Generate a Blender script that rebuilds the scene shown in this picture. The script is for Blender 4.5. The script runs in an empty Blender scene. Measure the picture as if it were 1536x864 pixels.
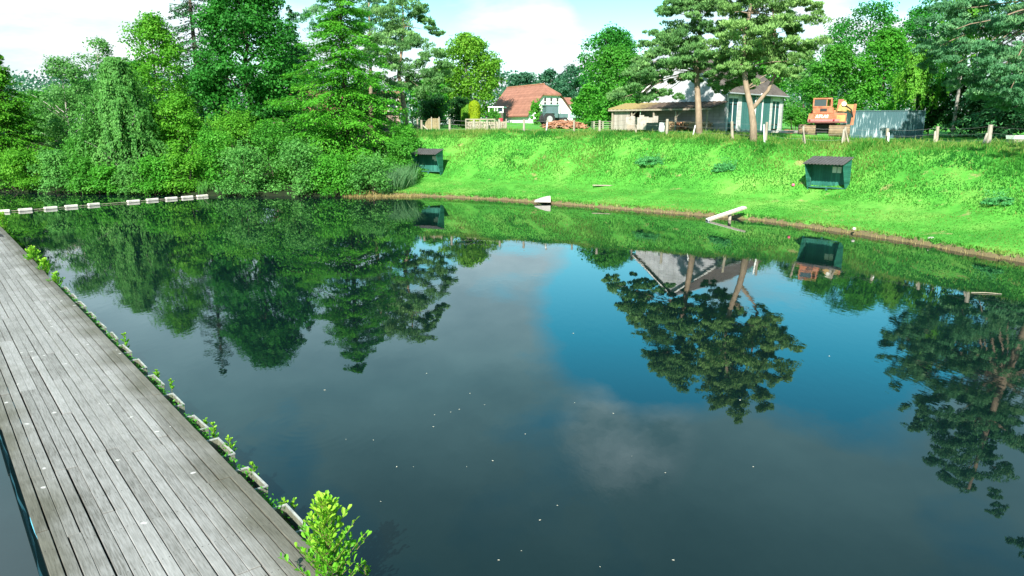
import bpy, bmesh, math, random
import numpy as np
from mathutils import Vector, Matrix, Euler

R = math.radians
rng = np.random.default_rng(11)
random.seed(5)
scene = bpy.context.scene
COL = scene.collection

# ------------------------------------------------------------------ camera model
F = 1109.0
TH = R(12.5)
CT, ST = math.cos(TH), math.sin(TH)
H = 5.0

def P(u, v, Zc):
    """world point seen at photo pixel (u, v) at depth Zc"""
    a, b = (u - 768.0) / F, (v - 432.0) / F
    return Vector((Zc * a, Zc * (CT - b * ST), H + Zc * (-ST - b * CT)))

def G(u, v, z=0.0):
    b = (v - 432.0) / F
    return P(u, v, (H - z) / (ST + b * CT))

# ------------------------------------------------------------------ generic helpers
def tag(o, label=None, cat=None, group=None, kind=None):
    if label: o['label'] = label
    if cat: o['category'] = cat
    if group: o['group'] = group
    if kind: o['kind'] = kind
    return o

def empty(name, loc, rz=0.0):
    o = bpy.data.objects.new(name, None)
    o.empty_display_size = 0.3
    o.location = loc
    o.rotation_euler = (0, 0, rz)
    COL.objects.link(o)
    return o

def link(name, me, mat=None, parent=None, loc=None, rz=0.0):
    o = bpy.data.objects.new(name, me)
    if mat is not None:
        me.materials.clear()
        for m in (mat if isinstance(mat, (list, tuple)) else [mat]):
            me.materials.append(m)
    if parent is not None:
        o.parent = parent
    if loc is not None:
        o.location = loc
    if rz:
        o.rotation_euler = (0, 0, rz)
    COL.objects.link(o)
    return o

class MB:
    """collects boxes, tubes, prisms in one bmesh"""
    def __init__(self):
        self.bm = bmesh.new()
    def box(self, x0, x1, y0, y1, z0, z1, M=None, bevel=0.0):
        r = bmesh.ops.create_cube(self.bm, size=1.0)
        vs = r['verts']
        for v in vs:
            v.co = Vector(((x0 + x1) / 2 + v.co.x * (x1 - x0), (y0 + y1) / 2 + v.co.y * (y1 - y0), (z0 + z1) / 2 + v.co.z * (z1 - z0)))
        if bevel > 0:
            es = list({e for v in vs for e in v.link_edges})
            rr = bmesh.ops.bevel(self.bm, geom=es, offset=bevel, segments=1, affect='EDGES')
            vs = list({v for f in rr['faces'] for v in f.verts} | {v for v in vs if v.is_valid})
        if M is not None:
            bmesh.ops.transform(self.bm, matrix=M, verts=[v for v in vs if v.is_valid])
        return self
    def tube(self, pts, radii, n=8, cap=True):
        pts = [Vector(p) for p in pts]
        if not isinstance(radii, (list, tuple)):
            radii = [radii] * len(pts)
        rings = []
        prev = None
        for i, p in enumerate(pts):
            d = (pts[min(i + 1, len(pts) - 1)] - pts[max(i - 1, 0)])
            d = d.normalized() if d.length > 1e-9 else Vector((0, 0, 1))
            if prev is None:
                a = d.orthogonal().normalized()
            else:
                a = prev - d * prev.dot(d)
                a = a.normalized() if a.length > 1e-6 else d.orthogonal().normalized()
            prev = a
            b = d.cross(a)
            rings.append([self.bm.verts.new(p + (a * math.cos(2 * math.pi * k / n) + b * math.sin(2 * math.pi * k / n)) * radii[i]) for k in range(n)])
        for i in range(len(rings) - 1):
            for k in range(n):
                self.bm.faces.new((rings[i][k], rings[i][(k + 1) % n], rings[i + 1][(k + 1) % n], rings[i + 1][k]))
        if cap:
            self.bm.faces.new(rings[0][::-1]); self.bm.faces.new(rings[-1])
        return self
    def prism(self, poly, y0, y1, axis='y'):
        """polygon in (a, z) extruded along y (axis='y') or x (axis='x')"""
        def co(a, z, t):
            return (a, t, z) if axis == 'y' else (t, a, z)
        A = [self.bm.verts.new(co(a, z, y0)) for a, z in poly]
        B = [self.bm.verts.new(co(a, z, y1)) for a, z in poly]
        n = len(poly)
        self.bm.faces.new(A); self.bm.faces.new(B[::-1])
        for i in range(n):
            self.bm.faces.new((A[i], B[i], B[(i + 1) % n], A[(i + 1) % n]))
        return self
    def quad(self, *p):
        self.bm.faces.new([self.bm.verts.new(q) for q in p])
        return self
    def blob(self, c, r, sub=2, noise=0.15, seed=0):
        rr = bmesh.ops.create_icosphere(self.bm, subdivisions=sub, radius=1.0)
        rd = random.Random(seed)
        for v in rr['verts']:
            k = 1 + rd.uniform(-noise, noise)
            v.co = Vector((c[0] + v.co.x * r[0] * k, c[1] + v.co.y * r[1] * k, c[2] + v.co.z * r[2] * k))
        return self
    def build(self, name, mat, parent=None, loc=None, rz=0.0, smooth=False):
        bmesh.ops.recalc_face_normals(self.bm, faces=self.bm.faces[:])
        me = bpy.data.meshes.new(name)
        self.bm.to_mesh(me); self.bm.free()
        if smooth:
            me.polygons.foreach_set('use_smooth', [True] * len(me.polygons))
        return link(name, me, mat, parent, loc, rz)

def np_mesh(name, V, nper, tint=None, smooth=False):
    """mesh from a flat vertex array whose consecutive nper vertices form a face"""
    n = len(V) // nper
    me = bpy.data.meshes.new(name)
    me.vertices.add(len(V)); me.loops.add(n * nper); me.polygons.add(n)
    me.vertices.foreach_set('co', np.ascontiguousarray(V, dtype=np.float32).ravel())
    me.loops.foreach_set('vertex_index', np.arange(n * nper, dtype=np.int32))
    me.polygons.foreach_set('loop_start', np.arange(0, n * nper, nper, dtype=np.int32))
    if tint is not None:
        at = me.attributes.new('tint', 'FLOAT', 'POINT')
        at.data.foreach_set('value', np.repeat(np.asarray(tint, dtype=np.float32), nper))
    me.update(calc_edges=True)
    return me

# ------------------------------------------------------------------ materials
def nodes_of(m):
    m.use_nodes = True
    nt = m.node_tree
    nt.nodes.clear()
    return nt

def N(nt, t, **kw):
    n = nt.nodes.new(t)
    for k, v in kw.items():
        if k == 'inp':
            for a, b in v.items():
                n.inputs[a].default_value = b
        else:
            setattr(n, k, v)
    return n

def ramp(nt, stops, interp='LINEAR'):
    n = nt.nodes.new('ShaderNodeValToRGB')
    n.color_ramp.interpolation = interp
    e = n.color_ramp.elements
    while len(e) < len(stops): e.new(0.5)
    for i, (p, c) in enumerate(stops):
        e[i].position = p
        e[i].color = (*c, 1) if len(c) == 3 else c
    return n

def mat_plain(name, c, rough=0.6, var=0.25, scale=6.0, metal=0.0, bump=0.15, c2=None, spec=0.4, stretch=(1, 1, 1), detail=5):
    """surface with mottled colour c..c2 and a fine bump"""
    m = bpy.data.materials.new(name); nt = nodes_of(m); L = nt.links.new
    tc = N(nt, 'ShaderNodeTexCoord'); mp = N(nt, 'ShaderNodeMapping', inp={'Scale': stretch})
    L(tc.outputs['Object'], mp.inputs['Vector'])
    nz = N(nt, 'ShaderNodeTexNoise', inp={'Scale': scale, 'Detail': detail, 'Roughness': 0.65})
    L(mp.outputs[0], nz.inputs['Vector'])
    if c2 is None: c2 = tuple(min(1, x * (1 + var)) for x in c)
    c1 = tuple(x * (1 - var) for x in c)
    rp = ramp(nt, [(0.3, c1), (0.5, c), (0.72, c2)])
    L(nz.outputs['Fac'], rp.inputs[0])
    b = N(nt, 'ShaderNodeBsdfPrincipled', inp={'Roughness': rough, 'Metallic': metal, 'Specular IOR Level': spec})
    L(rp.outputs[0], b.inputs['Base Color'])
    bp = N(nt, 'ShaderNodeBump', inp={'Strength': bump, 'Distance': 0.02})
    nz2 = N(nt, 'ShaderNodeTexNoise', inp={'Scale': scale * 6, 'Detail': 3})
    L(mp.outputs[0], nz2.inputs['Vector']); L(nz2.outputs['Fac'], bp.inputs['Height']); L(bp.outputs[0], b.inputs['Normal'])
    o = N(nt, 'ShaderNodeOutputMaterial'); L(b.outputs[0], o.inputs[0])
    return m

def mat_leaf(name, dark, mid, light, trans=0.48, rough=0.55, spec=0.25):
    dark, mid, light = (tuple(min(0.9, x * k) for x, k in zip(c, (1.30, 1.26, 1.0))) for c in (dark, mid, light))
    m = bpy.data.materials.new(name); nt = nodes_of(m); L = nt.links.new
    at = N(nt, 'ShaderNodeAttribute', attribute_name='tint')
    rp = ramp(nt, [(0.0, dark), (0.5, mid), (1.0, light)])
    L(at.outputs['Fac'], rp.inputs[0])
    b = N(nt, 'ShaderNodeBsdfPrincipled', inp={'Roughness': rough, 'Specular IOR Level': spec})
    L(rp.outputs[0], b.inputs['Base Color'])
    t = N(nt, 'ShaderNodeBsdfTranslucent'); L(rp.outputs[0], t.inputs['Color'])
    mx = N(nt, 'ShaderNodeMixShader', inp={0: trans}); L(b.outputs[0], mx.inputs[1]); L(t.outputs[0], mx.inputs[2])
    o = N(nt, 'ShaderNodeOutputMaterial'); L(mx.outputs[0], o.inputs[0])
    return m

def mat_planks(name, c1, c2, width=0.15, axis='X', rough=0.8, gap=0.05):
    """boards side by side along an object axis: colour per board, dark joints"""
    m = bpy.data.materials.new(name); nt = nodes_of(m); L = nt.links.new
    tc = N(nt, 'ShaderNodeTexCoord'); sx = N(nt, 'ShaderNodeSeparateXYZ'); L(tc.outputs['Object'], sx.inputs[0])
    dv = N(nt, 'ShaderNodeMath', operation='DIVIDE', inp={1: width}); L(sx.outputs[axis], dv.inputs[0])
    fl = N(nt, 'ShaderNodeMath', operation='FLOOR'); L(dv.outputs[0], fl.inputs[0])
    fr = N(nt, 'ShaderNodeMath', operation='FRACT'); L(dv.outputs[0], fr.inputs[0])
    wn = N(nt, 'ShaderNodeTexWhiteNoise', noise_dimensions='1D'); L(fl.outputs[0], wn.inputs['W'])
    nz = N(nt, 'ShaderNodeTexNoise', inp={'Scale': 5.0, 'Detail': 5}); L(tc.outputs['Object'], nz.inputs['Vector'])
    ad = N(nt, 'ShaderNodeMath', operation='ADD'); L(wn.outputs['Value'], ad.inputs[0]); L(nz.outputs['Fac'], ad.inputs[1])
    hf = N(nt, 'ShaderNodeMath', operation='MULTIPLY', inp={1: 0.5}); L(ad.outputs[0], hf.inputs[0])
    rp = ramp(nt, [(0.2, c1), (0.8, c2)]); L(hf.outputs[0], rp.inputs[0])
    gt = N(nt, 'ShaderNodeMath', operation='LESS_THAN', inp={1: gap}); L(fr.outputs[0], gt.inputs[0])
    mx = N(nt, 'ShaderNodeMixRGB', inp={2: tuple(x * 0.25 for x in c1) + (1,)}); L(gt.outputs[0], mx.inputs[0]); L(rp.outputs[0], mx.inputs[1])
    b = N(nt, 'ShaderNodeBsdfPrincipled', inp={'Roughness': rough, 'Specular IOR Level': 0.3}); L(mx.outputs[0], b.inputs['Base Color'])
    bp = N(nt, 'ShaderNodeBump', inp={'Strength': 0.5, 'Distance': 0.02}); bp.invert = True
    L(gt.outputs[0], bp.inputs['Height']); L(bp.outputs[0], b.inputs['Normal'])
    o = N(nt, 'ShaderNodeOutputMaterial'); L(b.outputs[0], o.inputs[0])
    return m

def mat_grid(name, c, joint, w, h, axes=('Y', 'Z'), rough=0.8, offset=0.0):
    """masonry / tile courses on an object plane"""
    m = bpy.data.materials.new(name); nt = nodes_of(m); L = nt.links.new
    tc = N(nt, 'ShaderNodeTexCoord'); sx = N(nt, 'ShaderNodeSeparateXYZ'); L(tc.outputs['Object'], sx.inputs[0])
    cb = N(nt, 'ShaderNodeCombineXYZ'); L(sx.outputs[axes[0]], cb.inputs[0]); L(sx.outputs[axes[1]], cb.inputs[1])
    br = N(nt, 'ShaderNodeTexBrick', offset=offset, inp={'Scale': 1.0, 'Brick Width': w, 'Row Height': h, 'Mortar Size': 0.012, 'Bias': 0.0,
        'Color1': (*c, 1), 'Color2': tuple(x * 0.8 for x in c) + (1,), 'Mortar': (*joint, 1)})
    L(cb.outputs[0], br.inputs['Vector'])
    nz = N(nt, 'ShaderNodeTexNoise', inp={'Scale': 1.2, 'Detail': 6}); L(tc.outputs['Object'], nz.inputs['Vector'])
    rp = ramp(nt, [(0.3, (0.72, 0.72, 0.7)), (0.65, (1, 1, 1))]); L(nz.outputs['Fac'], rp.inputs[0])
    mx = N(nt, 'ShaderNodeMixRGB', blend_type='MULTIPLY', inp={0: 1.0}); L(br.outputs['Color'], mx.inputs[1]); L(rp.outputs[0], mx.inputs[2])
    b = N(nt, 'ShaderNodeBsdfPrincipled', inp={'Roughness': rough, 'Specular IOR Level': 0.3}); L(mx.outputs[0], b.inputs['Base Color'])
    bp = N(nt, 'ShaderNodeBump', inp={'Strength': 0.4, 'Distance': 0.02}); bp.invert = True
    L(br.outputs['Fac'], bp.inputs['Height']); L(bp.outputs[0], b.inputs['Normal'])
    o = N(nt, 'ShaderNodeOutputMaterial'); L(b.outputs[0], o.inputs[0])
    return m

def mat_glass(name, c=(0.03, 0.05, 0.06)):
    m = bpy.data.materials.new(name); nt = nodes_of(m); L = nt.links.new
    b = N(nt, 'ShaderNodeBsdfPrincipled', inp={'Base Color': (*c, 1), 'Roughness': 0.06, 'Specular IOR Level': 0.7})
    o = N(nt, 'ShaderNodeOutputMaterial'); L(b.outputs[0], o.inputs[0])
    return m

M = {}
M['bark'] = mat_plain('bark', (0.075, 0.06, 0.045), 0.9, 0.4, 5, bump=0.8, stretch=(1, 1, 0.35))
M['pine_bark'] = mat_plain('pine_bark', (0.24, 0.18, 0.125), 0.9, 0.35, 4, bump=0.8, stretch=(1, 1, 0.4))
M['birch_bark'] = mat_plain('birch_bark', (0.28, 0.27, 0.24), 0.8, 0.5, 6, bump=0.3, stretch=(1, 1, 2.5))
M['weathered'] = mat_plain('weathered_timber', (0.30, 0.26, 0.20), 0.85, 0.3, 7, bump=0.5, stretch=(1, 1, 0.3))
M['pale_timber'] = mat_plain('pale_timber', (0.32, 0.29, 0.235), 0.85, 0.25, 7, bump=0.4, stretch=(1, 1, 0.3))
M['white_paint'] = mat_plain('white_paint', (0.78, 0.77, 0.74), 0.5, 0.08, 4, bump=0.1)
M['wire'] = mat_plain('fence_wire', (0.28, 0.28, 0.27), 0.5, 0.1, 4, metal=0.6)
M['glass'] = mat_glass('window_glass')
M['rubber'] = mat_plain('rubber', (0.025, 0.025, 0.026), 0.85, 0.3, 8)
M['black'] = mat_plain('black_steel', (0.02, 0.02, 0.02), 0.6, 0.3, 6)

# ------------------------------------------------------------------ pond and terrain
SHORE_PX = [(1536, 394), (1454, 381), (1384, 367), (1279, 351), (1140, 331), (1000, 319.5), (860, 308), (740, 299.5), (620, 293.5),
            (550, 294.5), (460, 294.5), (380, 294.5), (300, 293.5), (200, 290.5), (100, 289), (0, 288)]
shore = [G(u, v) for u, v in SHORE_PX]
POND = [(34, -40), (31, 8), (24.5, 19)] + [(p.x, p.y) for p in shore] + [(-60, 58), (-85, 50), (-90, -40)]
PA = np.array(POND)
PB = np.roll(PA, -1, axis=0)

def ss(a, b, x):
    t = np.clip((x - a) / (b - a), 0, 1)
    return t * t * (3 - 2 * t)

def lat(x, y, s, seed=0):
    """cheap smooth noise in 0..1"""
    x = x / s + seed * 17.3; y = y / s - seed * 9.1
    return 0.5 + 0.25 * (np.sin(x * 1.7 + 1.3 * np.sin(y * 1.1 + seed)) + np.sin(y * 1.9 + 1.5 * np.sin(x * 1.3 + 2.0 * seed)))

def sdist(x, y):
    """signed distance to the shoreline, positive on land"""
    p = np.stack([x, y], -1)[..., None, :]
    ab = PB - PA
    t = np.clip(((p - PA) * ab).sum(-1) / (ab * ab).sum(-1), 0, 1)
    q = PA + t[..., None] * ab
    d = np.sqrt(((p - q) ** 2).sum(-1)).min(-1)
    yy = y[..., None]; xx = x[..., None]
    cond = (PA[:, 1] > yy) != (PB[:, 1] > yy)
    xi = PA[:, 0] + (yy - PA[:, 1]) / np.where(np.abs(PB[:, 1] - PA[:, 1]) < 1e-9, 1e-9, PB[:, 1] - PA[:, 1]) * (PB[:, 0] - PA[:, 0])
    inside = ((cond & (xx < xi)).sum(-1) % 2) == 1
    return np.where(inside, -d, d)

PROF_D = np.array([-6, -0.6, -0.05, 0.05, 0.25, 2.5, 4.2, 5.2, 7.2, 9.0, 10.2, 12])
PROF_Z = np.array([-1.6, -0.5, -0.10, 0.10, 0.22, 0.55, 0.88, 1.30, 2.60, 3.70, 4.02, 4.1])
PROF_L = np.array([-1.6, -0.5, -0.10, 0.10, 0.2, 0.5, 0.8, 1.0, 1.4, 1.75, 2.0, 2.3])

def tz_d(x, y, d):
    right = np.interp(d, PROF_D, PROF_Z)
    left = np.interp(d, PROF_D, PROF_L)
    w = ss(-13.0, -8.5, x)
    top = 4.30 - 0.52 * np.maximum(ss(5, 18, x) * ss(60, 48, y), ss(20, 27, x)) + 0.012 * np.maximum(0, y - 62)
    right = np.where(d > 0.3, right * (1 + (top / 4.05 - 1) * ss(5, 10, d)), right)
    left = left + np.maximum(0, d - 12) * 0.09 * (d < 40) + (d >= 40) * 2.5
    z = left * (1 - w) + right * w
    bump = (lat(x, y, 1.3, 1) - 0.5) * 0.14 + (lat(x, y, 3.7, 2) - 0.5) * 0.22
    return z + bump * ss(1.5, 5, d) * ss(14, 9, d)

def tz(x, y):
    x = np.atleast_1d(np.asarray(x, float)); y = np.atleast_1d(np.asarray(y, float))
    r = tz_d(x, y, sdist(x, y))
    return r if len(r) > 1 else float(r[0])

def gp(u, Zc, dz=0.0):
    """ground point under photo column u at depth Zc"""
    x = Zc * (u - 768) / F
    y = Zc / CT * 1.0 - 0.0
    y = (Zc - (H - 4.0) * ST) / CT          # depth along the axis -> horizontal distance for ground near z = 4
    return Vector((x, y, tz(x, y) + dz))

def hit(u, v, lift=0.0):
    """terrain point seen at photo pixel (u, v)"""
    zc = np.linspace(20, 110, 1800)
    a, b_ = (u - 768.0) / F, (v - 432.0) / F
    x, y, z = zc * a, zc * (CT - b_ * ST), H + zc * (-ST - b_ * CT)
    below = z <= tz(x, y) + lift
    k = int(np.argmax(below)) if below.any() else len(zc) - 1
    return Vector((x[k], y[k], tz(x[k], y[k]))), float(zc[k])

def axis_coords(lo, hi, step, far):
    c = list(np.arange(lo, hi + 1e-6, step))
    s = step; a = c[0]; b = c[-1]; L_, H_ = [], []
    while a > -far:
        s *= 1.35; a -= s; L_.append(a)
    s = step
    while b < far:
        s *= 1.35; b += s; H_.append(b)
    return np.array(L_[::-1] + c + H_)

gx = axis_coords(-50, 46, 0.5, 2500)
gy = axis_coords(14, 84, 0.5, 2500)
XX, YY = np.meshgrid(gx, gy)
DD = sdist(XX.ravel(), YY.ravel()).reshape(XX.shape)
ZZ = tz_d(XX, YY, DD)
nx, ny = len(gx), len(gy)
V = np.stack([XX, YY, ZZ], -1).reshape(-1, 3)
idx = np.arange(nx * ny).reshape(ny, nx)
FQ = np.stack([idx[:-1, :-1], idx[:-1, 1:], idx[1:, 1:], idx[1:, :-1]], -1).reshape(-1, 4)
me = bpy.data.meshes.new('ground')
me.vertices.add(len(V)); me.loops.add(FQ.size); me.polygons.add(len(FQ))
me.vertices.foreach_set('co', V.astype(np.float32).ravel())
me.loops.foreach_set('vertex_index', FQ.astype(np.int32).ravel())
me.polygons.foreach_set('loop_start', np.arange(0, FQ.size, 4, dtype=np.int32))
me.polygons.foreach_set('use_smooth', np.ones(len(FQ), dtype=bool))
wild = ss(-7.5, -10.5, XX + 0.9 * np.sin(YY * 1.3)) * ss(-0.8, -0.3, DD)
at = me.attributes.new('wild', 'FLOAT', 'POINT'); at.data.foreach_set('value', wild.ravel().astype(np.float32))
at = me.attributes.new('shore_distance', 'FLOAT', 'POINT'); at.data.foreach_set('value', DD.ravel().astype(np.float32))
me.update(calc_edges=True)

m = bpy.data.materials.new('turf'); nt = nodes_of(m); L = nt.links.new
tc = N(nt, 'ShaderNodeTexCoord')
n1 = N(nt, 'ShaderNodeTexNoise', inp={'Scale': 0.35, 'Detail': 5, 'Roughness': 0.6}); L(tc.outputs['Object'], n1.inputs['Vector'])
n2 = N(nt, 'ShaderNodeTexNoise', inp={'Scale': 2.6, 'Detail': 6, 'Roughness': 0.7}); L(tc.outputs['Object'], n2.inputs['Vector'])
r1 = ramp(nt, [(0.3, (0.04, 0.21, 0.024)), (0.5, (0.075, 0.30, 0.036)), (0.7, (0.15, 0.35, 0.06))]); L(n1.outputs['Fac'], r1.inputs[0])
r2 = ramp(nt, [(0.25, (0.5, 0.62, 0.5)), (0.5, (1, 1, 1)), (0.8, (1.2, 1.1, 1.1))]); L(n2.outputs['Fac'], r2.inputs[0])
mg = N(nt, 'ShaderNodeMixRGB', blend_type='MULTIPLY', inp={0: 1.0}); L(r1.outputs[0], mg.inputs[1]); L(r2.outputs[0], mg.inputs[2])
n3 = N(nt, 'ShaderNodeTexNoise', inp={'Scale': 0.9, 'Detail': 4, 'Roughness': 0.6}); L(tc.outputs['Object'], n3.inputs['Vector'])
r3 = ramp(nt, [(0.63, (0, 0, 0)), (0.72, (0.75, 0.75, 0.75))]); L(n3.outputs['Fac'], r3.inputs[0])
ms = N(nt, 'ShaderNodeMixRGB', inp={2: (0.33, 0.26, 0.12, 1)}); L(r3.outputs[0], ms.inputs[0]); L(mg.outputs[0], ms.inputs[1])
sd = N(nt, 'ShaderNodeAttribute', attribute_name='shore_distance')
sn = N(nt, 'ShaderNodeMath', operation='MULTIPLY_ADD', inp={1: 0.9, 2: -0.45}); L(n2.outputs['Fac'], sn.inputs[0])
sa = N(nt, 'ShaderNodeMath', operation='ADD'); L(sd.outputs['Fac'], sa.inputs[0]); L(sn.outputs[0], sa.inputs[1])
re = ramp(nt, [(0.30, (0.17, 0.11, 0.055)), (0.46, (0.30, 0.21, 0.10)), (0.62, (1, 1, 1))])
rm = ramp(nt, [(0.20, (1, 1, 1)), (0.40, (0, 0, 0))])
L(sa.outputs[0], re.inputs[0]); L(sa.outputs[0], rm.inputs[0])
mb_ = N(nt, 'ShaderNodeMixRGB', inp={2: (0.145, 0.115, 0.06, 1)}); 
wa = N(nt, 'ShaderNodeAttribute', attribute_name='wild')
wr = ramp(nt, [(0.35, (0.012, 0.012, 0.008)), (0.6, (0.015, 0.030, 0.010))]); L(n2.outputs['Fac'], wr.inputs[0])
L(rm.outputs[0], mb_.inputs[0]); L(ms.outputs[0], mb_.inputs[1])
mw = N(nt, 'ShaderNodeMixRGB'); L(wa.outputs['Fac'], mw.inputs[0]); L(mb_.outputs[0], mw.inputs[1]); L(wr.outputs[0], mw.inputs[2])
# dark soil under the trees, deepened in colour to stand for their shade
b = N(nt, 'ShaderNodeBsdfPrincipled', inp={'Roughness': 0.9, 'Specular IOR Level': 0.15}); L(mw.outputs[0], b.inputs['Base Color'])
bp = N(nt, 'ShaderNodeBump', inp={'Strength': 0.7, 'Distance': 0.12}); L(n2.outputs['Fac'], bp.inputs['Height']); L(bp.outputs[0], b.inputs['Normal'])
o = N(nt, 'ShaderNodeOutputMaterial'); L(b.outputs[0], o.inputs[0])
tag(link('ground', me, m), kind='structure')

# ------------------------------------------------------------------ water
def mat_water(name, body, bump=0.085):
    m = bpy.data.materials.new(name); nt = nodes_of(m); L = nt.links.new
    tc = N(nt, 'ShaderNodeTexCoord')
    mp = N(nt, 'ShaderNodeMapping', inp={'Scale': (1.0, 0.45, 1.0), 'Rotation': (0, 0, R(8))}); L(tc.outputs['Object'], mp.inputs['Vector'])
    a = N(nt, 'ShaderNodeTexNoise', inp={'Scale': 5.0, 'Detail': 3, 'Roughness': 0.5}); L(mp.outputs[0], a.inputs['Vector'])
    c = N(nt, 'ShaderNodeTexNoise', inp={'Scale': 0.16, 'Detail': 2}); L(tc.outputs['Object'], c.inputs['Vector'])
    rc = ramp(nt, [(0.40, (0.12, 0.12, 0.12)), (0.68, (1, 1, 1))]); L(c.outputs['Fac'], rc.inputs[0])
    mu = N(nt, 'ShaderNodeMath', operation='MULTIPLY'); L(a.outputs['Fac'], mu.inputs[0]); L(rc.outputs[0], mu.inputs[1])
    # one spent ring of ripples out from the boardwalk
    vs = N(nt, 'ShaderNodeVectorMath', operation='DISTANCE'); vs.inputs[1].default_value = G(455, 640)[:]
    L(tc.outputs['Object'], vs.inputs[0])
    sn = N(nt, 'ShaderNodeMath', operation='SINE'); k = N(nt, 'ShaderNodeMath', operation='MULTIPLY', inp={1: 34.0})
    L(vs.outputs['Value'], k.inputs[0]); L(k.outputs[0], sn.inputs[0])
    rr = ramp(nt, [(0.05, (0.3, 0.3, 0.3)), (0.5, (0.22, 0.22, 0.22)), (1.0, (0, 0, 0))])
    dv = N(nt, 'ShaderNodeMath', operation='DIVIDE', inp={1: 2.6}); L(vs.outputs['Value'], dv.inputs[0]); L(dv.outputs[0], rr.inputs[0])
    rm = N(nt, 'ShaderNodeMath', operation='MULTIPLY'); L(sn.outputs[0], rm.inputs[0]); L(rr.outputs[0], rm.inputs[1])
    rs = N(nt, 'ShaderNodeMath', operation='MULTIPLY', inp={1: 0.14}); L(rm.outputs[0], rs.inputs[0])
    ad = N(nt, 'ShaderNodeMath', operation='ADD'); L(mu.outputs[0], ad.inputs[0]); L(rs.outputs[0], ad.inputs[1])
    bp = N(nt, 'ShaderNodeBump', inp={'Strength': bump, 'Distance': 0.02}); L(ad.outputs[0], bp.inputs['Height'])
    nb = N(nt, 'ShaderNodeTexNoise', inp={'Scale': 0.12, 'Detail': 3}); L(tc.outputs['Object'], nb.inputs['Vector'])
    rb = ramp(nt, [(0.3, tuple(x * 0.8 for x in body)), (0.7, tuple(x * 1.2 for x in body))]); L(nb.outputs['Fac'], rb.inputs[0])
    b = N(nt, 'ShaderNodeBsdfPrincipled', inp={'Roughness': 0.012, 'IOR': 1.48, 'Specular IOR Level': 0.5})
    L(rb.outputs[0], b.inputs['Base Color'])
    L(bp.outputs[0], b.inputs['Normal'])
    o = N(nt, 'ShaderNodeOutputMaterial'); L(b.outputs[0], o.inputs[0])
    return m

# jetty axis from its two long edges in the photo
DZ = 0.42
e0, e1 = G(0, 338, DZ), G(508, 864, DZ)
JD = (e0 - e1); JD.z = 0; JD.normalize()                       # along, away from the camera
JN = Vector((JD.y, -JD.x, 0))                                  # towards the open water
l0 = G(74, 864, DZ)
JW = (e1 - l0).dot(JN)
JC = e1 + JD * 0 - JN * (JW / 2)                               # centre line point at s = 0
JANG = math.atan2(JD.y, JD.x)
print('jetty dir', JD, 'width', JW)

def J(s, t, z=DZ):
    """s metres along from the frame's lower edge, t metres from the water-side edge (positive out over the pond)"""
    p = e1 + JD * s + JN * t
    return Vector((p.x, p.y, z))

far_a, far_b = J(60, -JW / 2, 0), J(-25, -JW / 2, 0)
me = bpy.data.meshes.new('pond_water')
me.from_pydata([(far_b.x, far_b.y, 0), (60, far_b.y, 0), (60, 75, 0), (far_a.x, 75, 0), (far_a.x, far_a.y, 0)], [], [(0, 1, 2, 3, 4)])
tag(link('water', me, mat_water('pond_water', (0.0022, 0.0085, 0.0095))), kind='structure')
me = bpy.data.meshes.new('pool_water')
me.from_pydata([(far_b.x, far_b.y, 0), (far_a.x, far_a.y, 0), (far_a.x, 75, 0), (-120, 75, 0), (-120, far_b.y, 0)], [], [(0, 1, 2, 3, 4)])
tag(link('pool_water', me, mat_water('pool_water', (0.003, 0.010, 0.012), 0.03)), kind='structure')

# ------------------------------------------------------------------ boardwalk
m = bpy.data.materials.new('deck_boards'); nt = nodes_of(m); L = nt.links.new
tc = N(nt, 'ShaderNodeTexCoord'); sx = N(nt, 'ShaderNodeSeparateXYZ'); L(tc.outputs['Object'], sx.inputs[0])
tn = N(nt, 'ShaderNodeAttribute', attribute_name='tint')
mp = N(nt, 'ShaderNodeMapping', inp={'Scale': (1.6, 26.0, 1.0)}); L(tc.outputs['Object'], mp.inputs['Vector'])
gr = N(nt, 'ShaderNodeTexNoise', inp={'Scale': 2.2, 'Detail': 6, 'Roughness': 0.65}); L(mp.outputs[0], gr.inputs['Vector'])
bl = N(nt, 'ShaderNodeTexNoise', inp={'Scale': 1.5, 'Detail': 6, 'Roughness': 0.7}); L(tc.outputs['Object'], bl.inputs['Vector'])
a1 = N(nt, 'ShaderNodeMath', operation='MULTIPLY_ADD', inp={1: 0.16}); L(tn.outputs['Fac'], a1.inputs[0]); L(gr.outputs['Fac'], a1.inputs[2])
a2 = N(nt, 'ShaderNodeMath', operation='MULTIPLY_ADD', inp={1: 0.45}); L(bl.outputs['Fac'], a2.inputs[0]); L(a1.outputs[0], a2.inputs[2])
rp = ramp(nt, [(0.30, (0.07, 0.067, 0.056)), (0.50, (0.20, 0.196, 0.188)), (0.72, (0.315, 0.310, 0.304))])
a3 = N(nt, 'ShaderNodeMath', operation='MULTIPLY', inp={1: 0.70}); L(a2.outputs[0], a3.inputs[0]); L(a3.outputs[0], rp.inputs[0])
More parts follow.
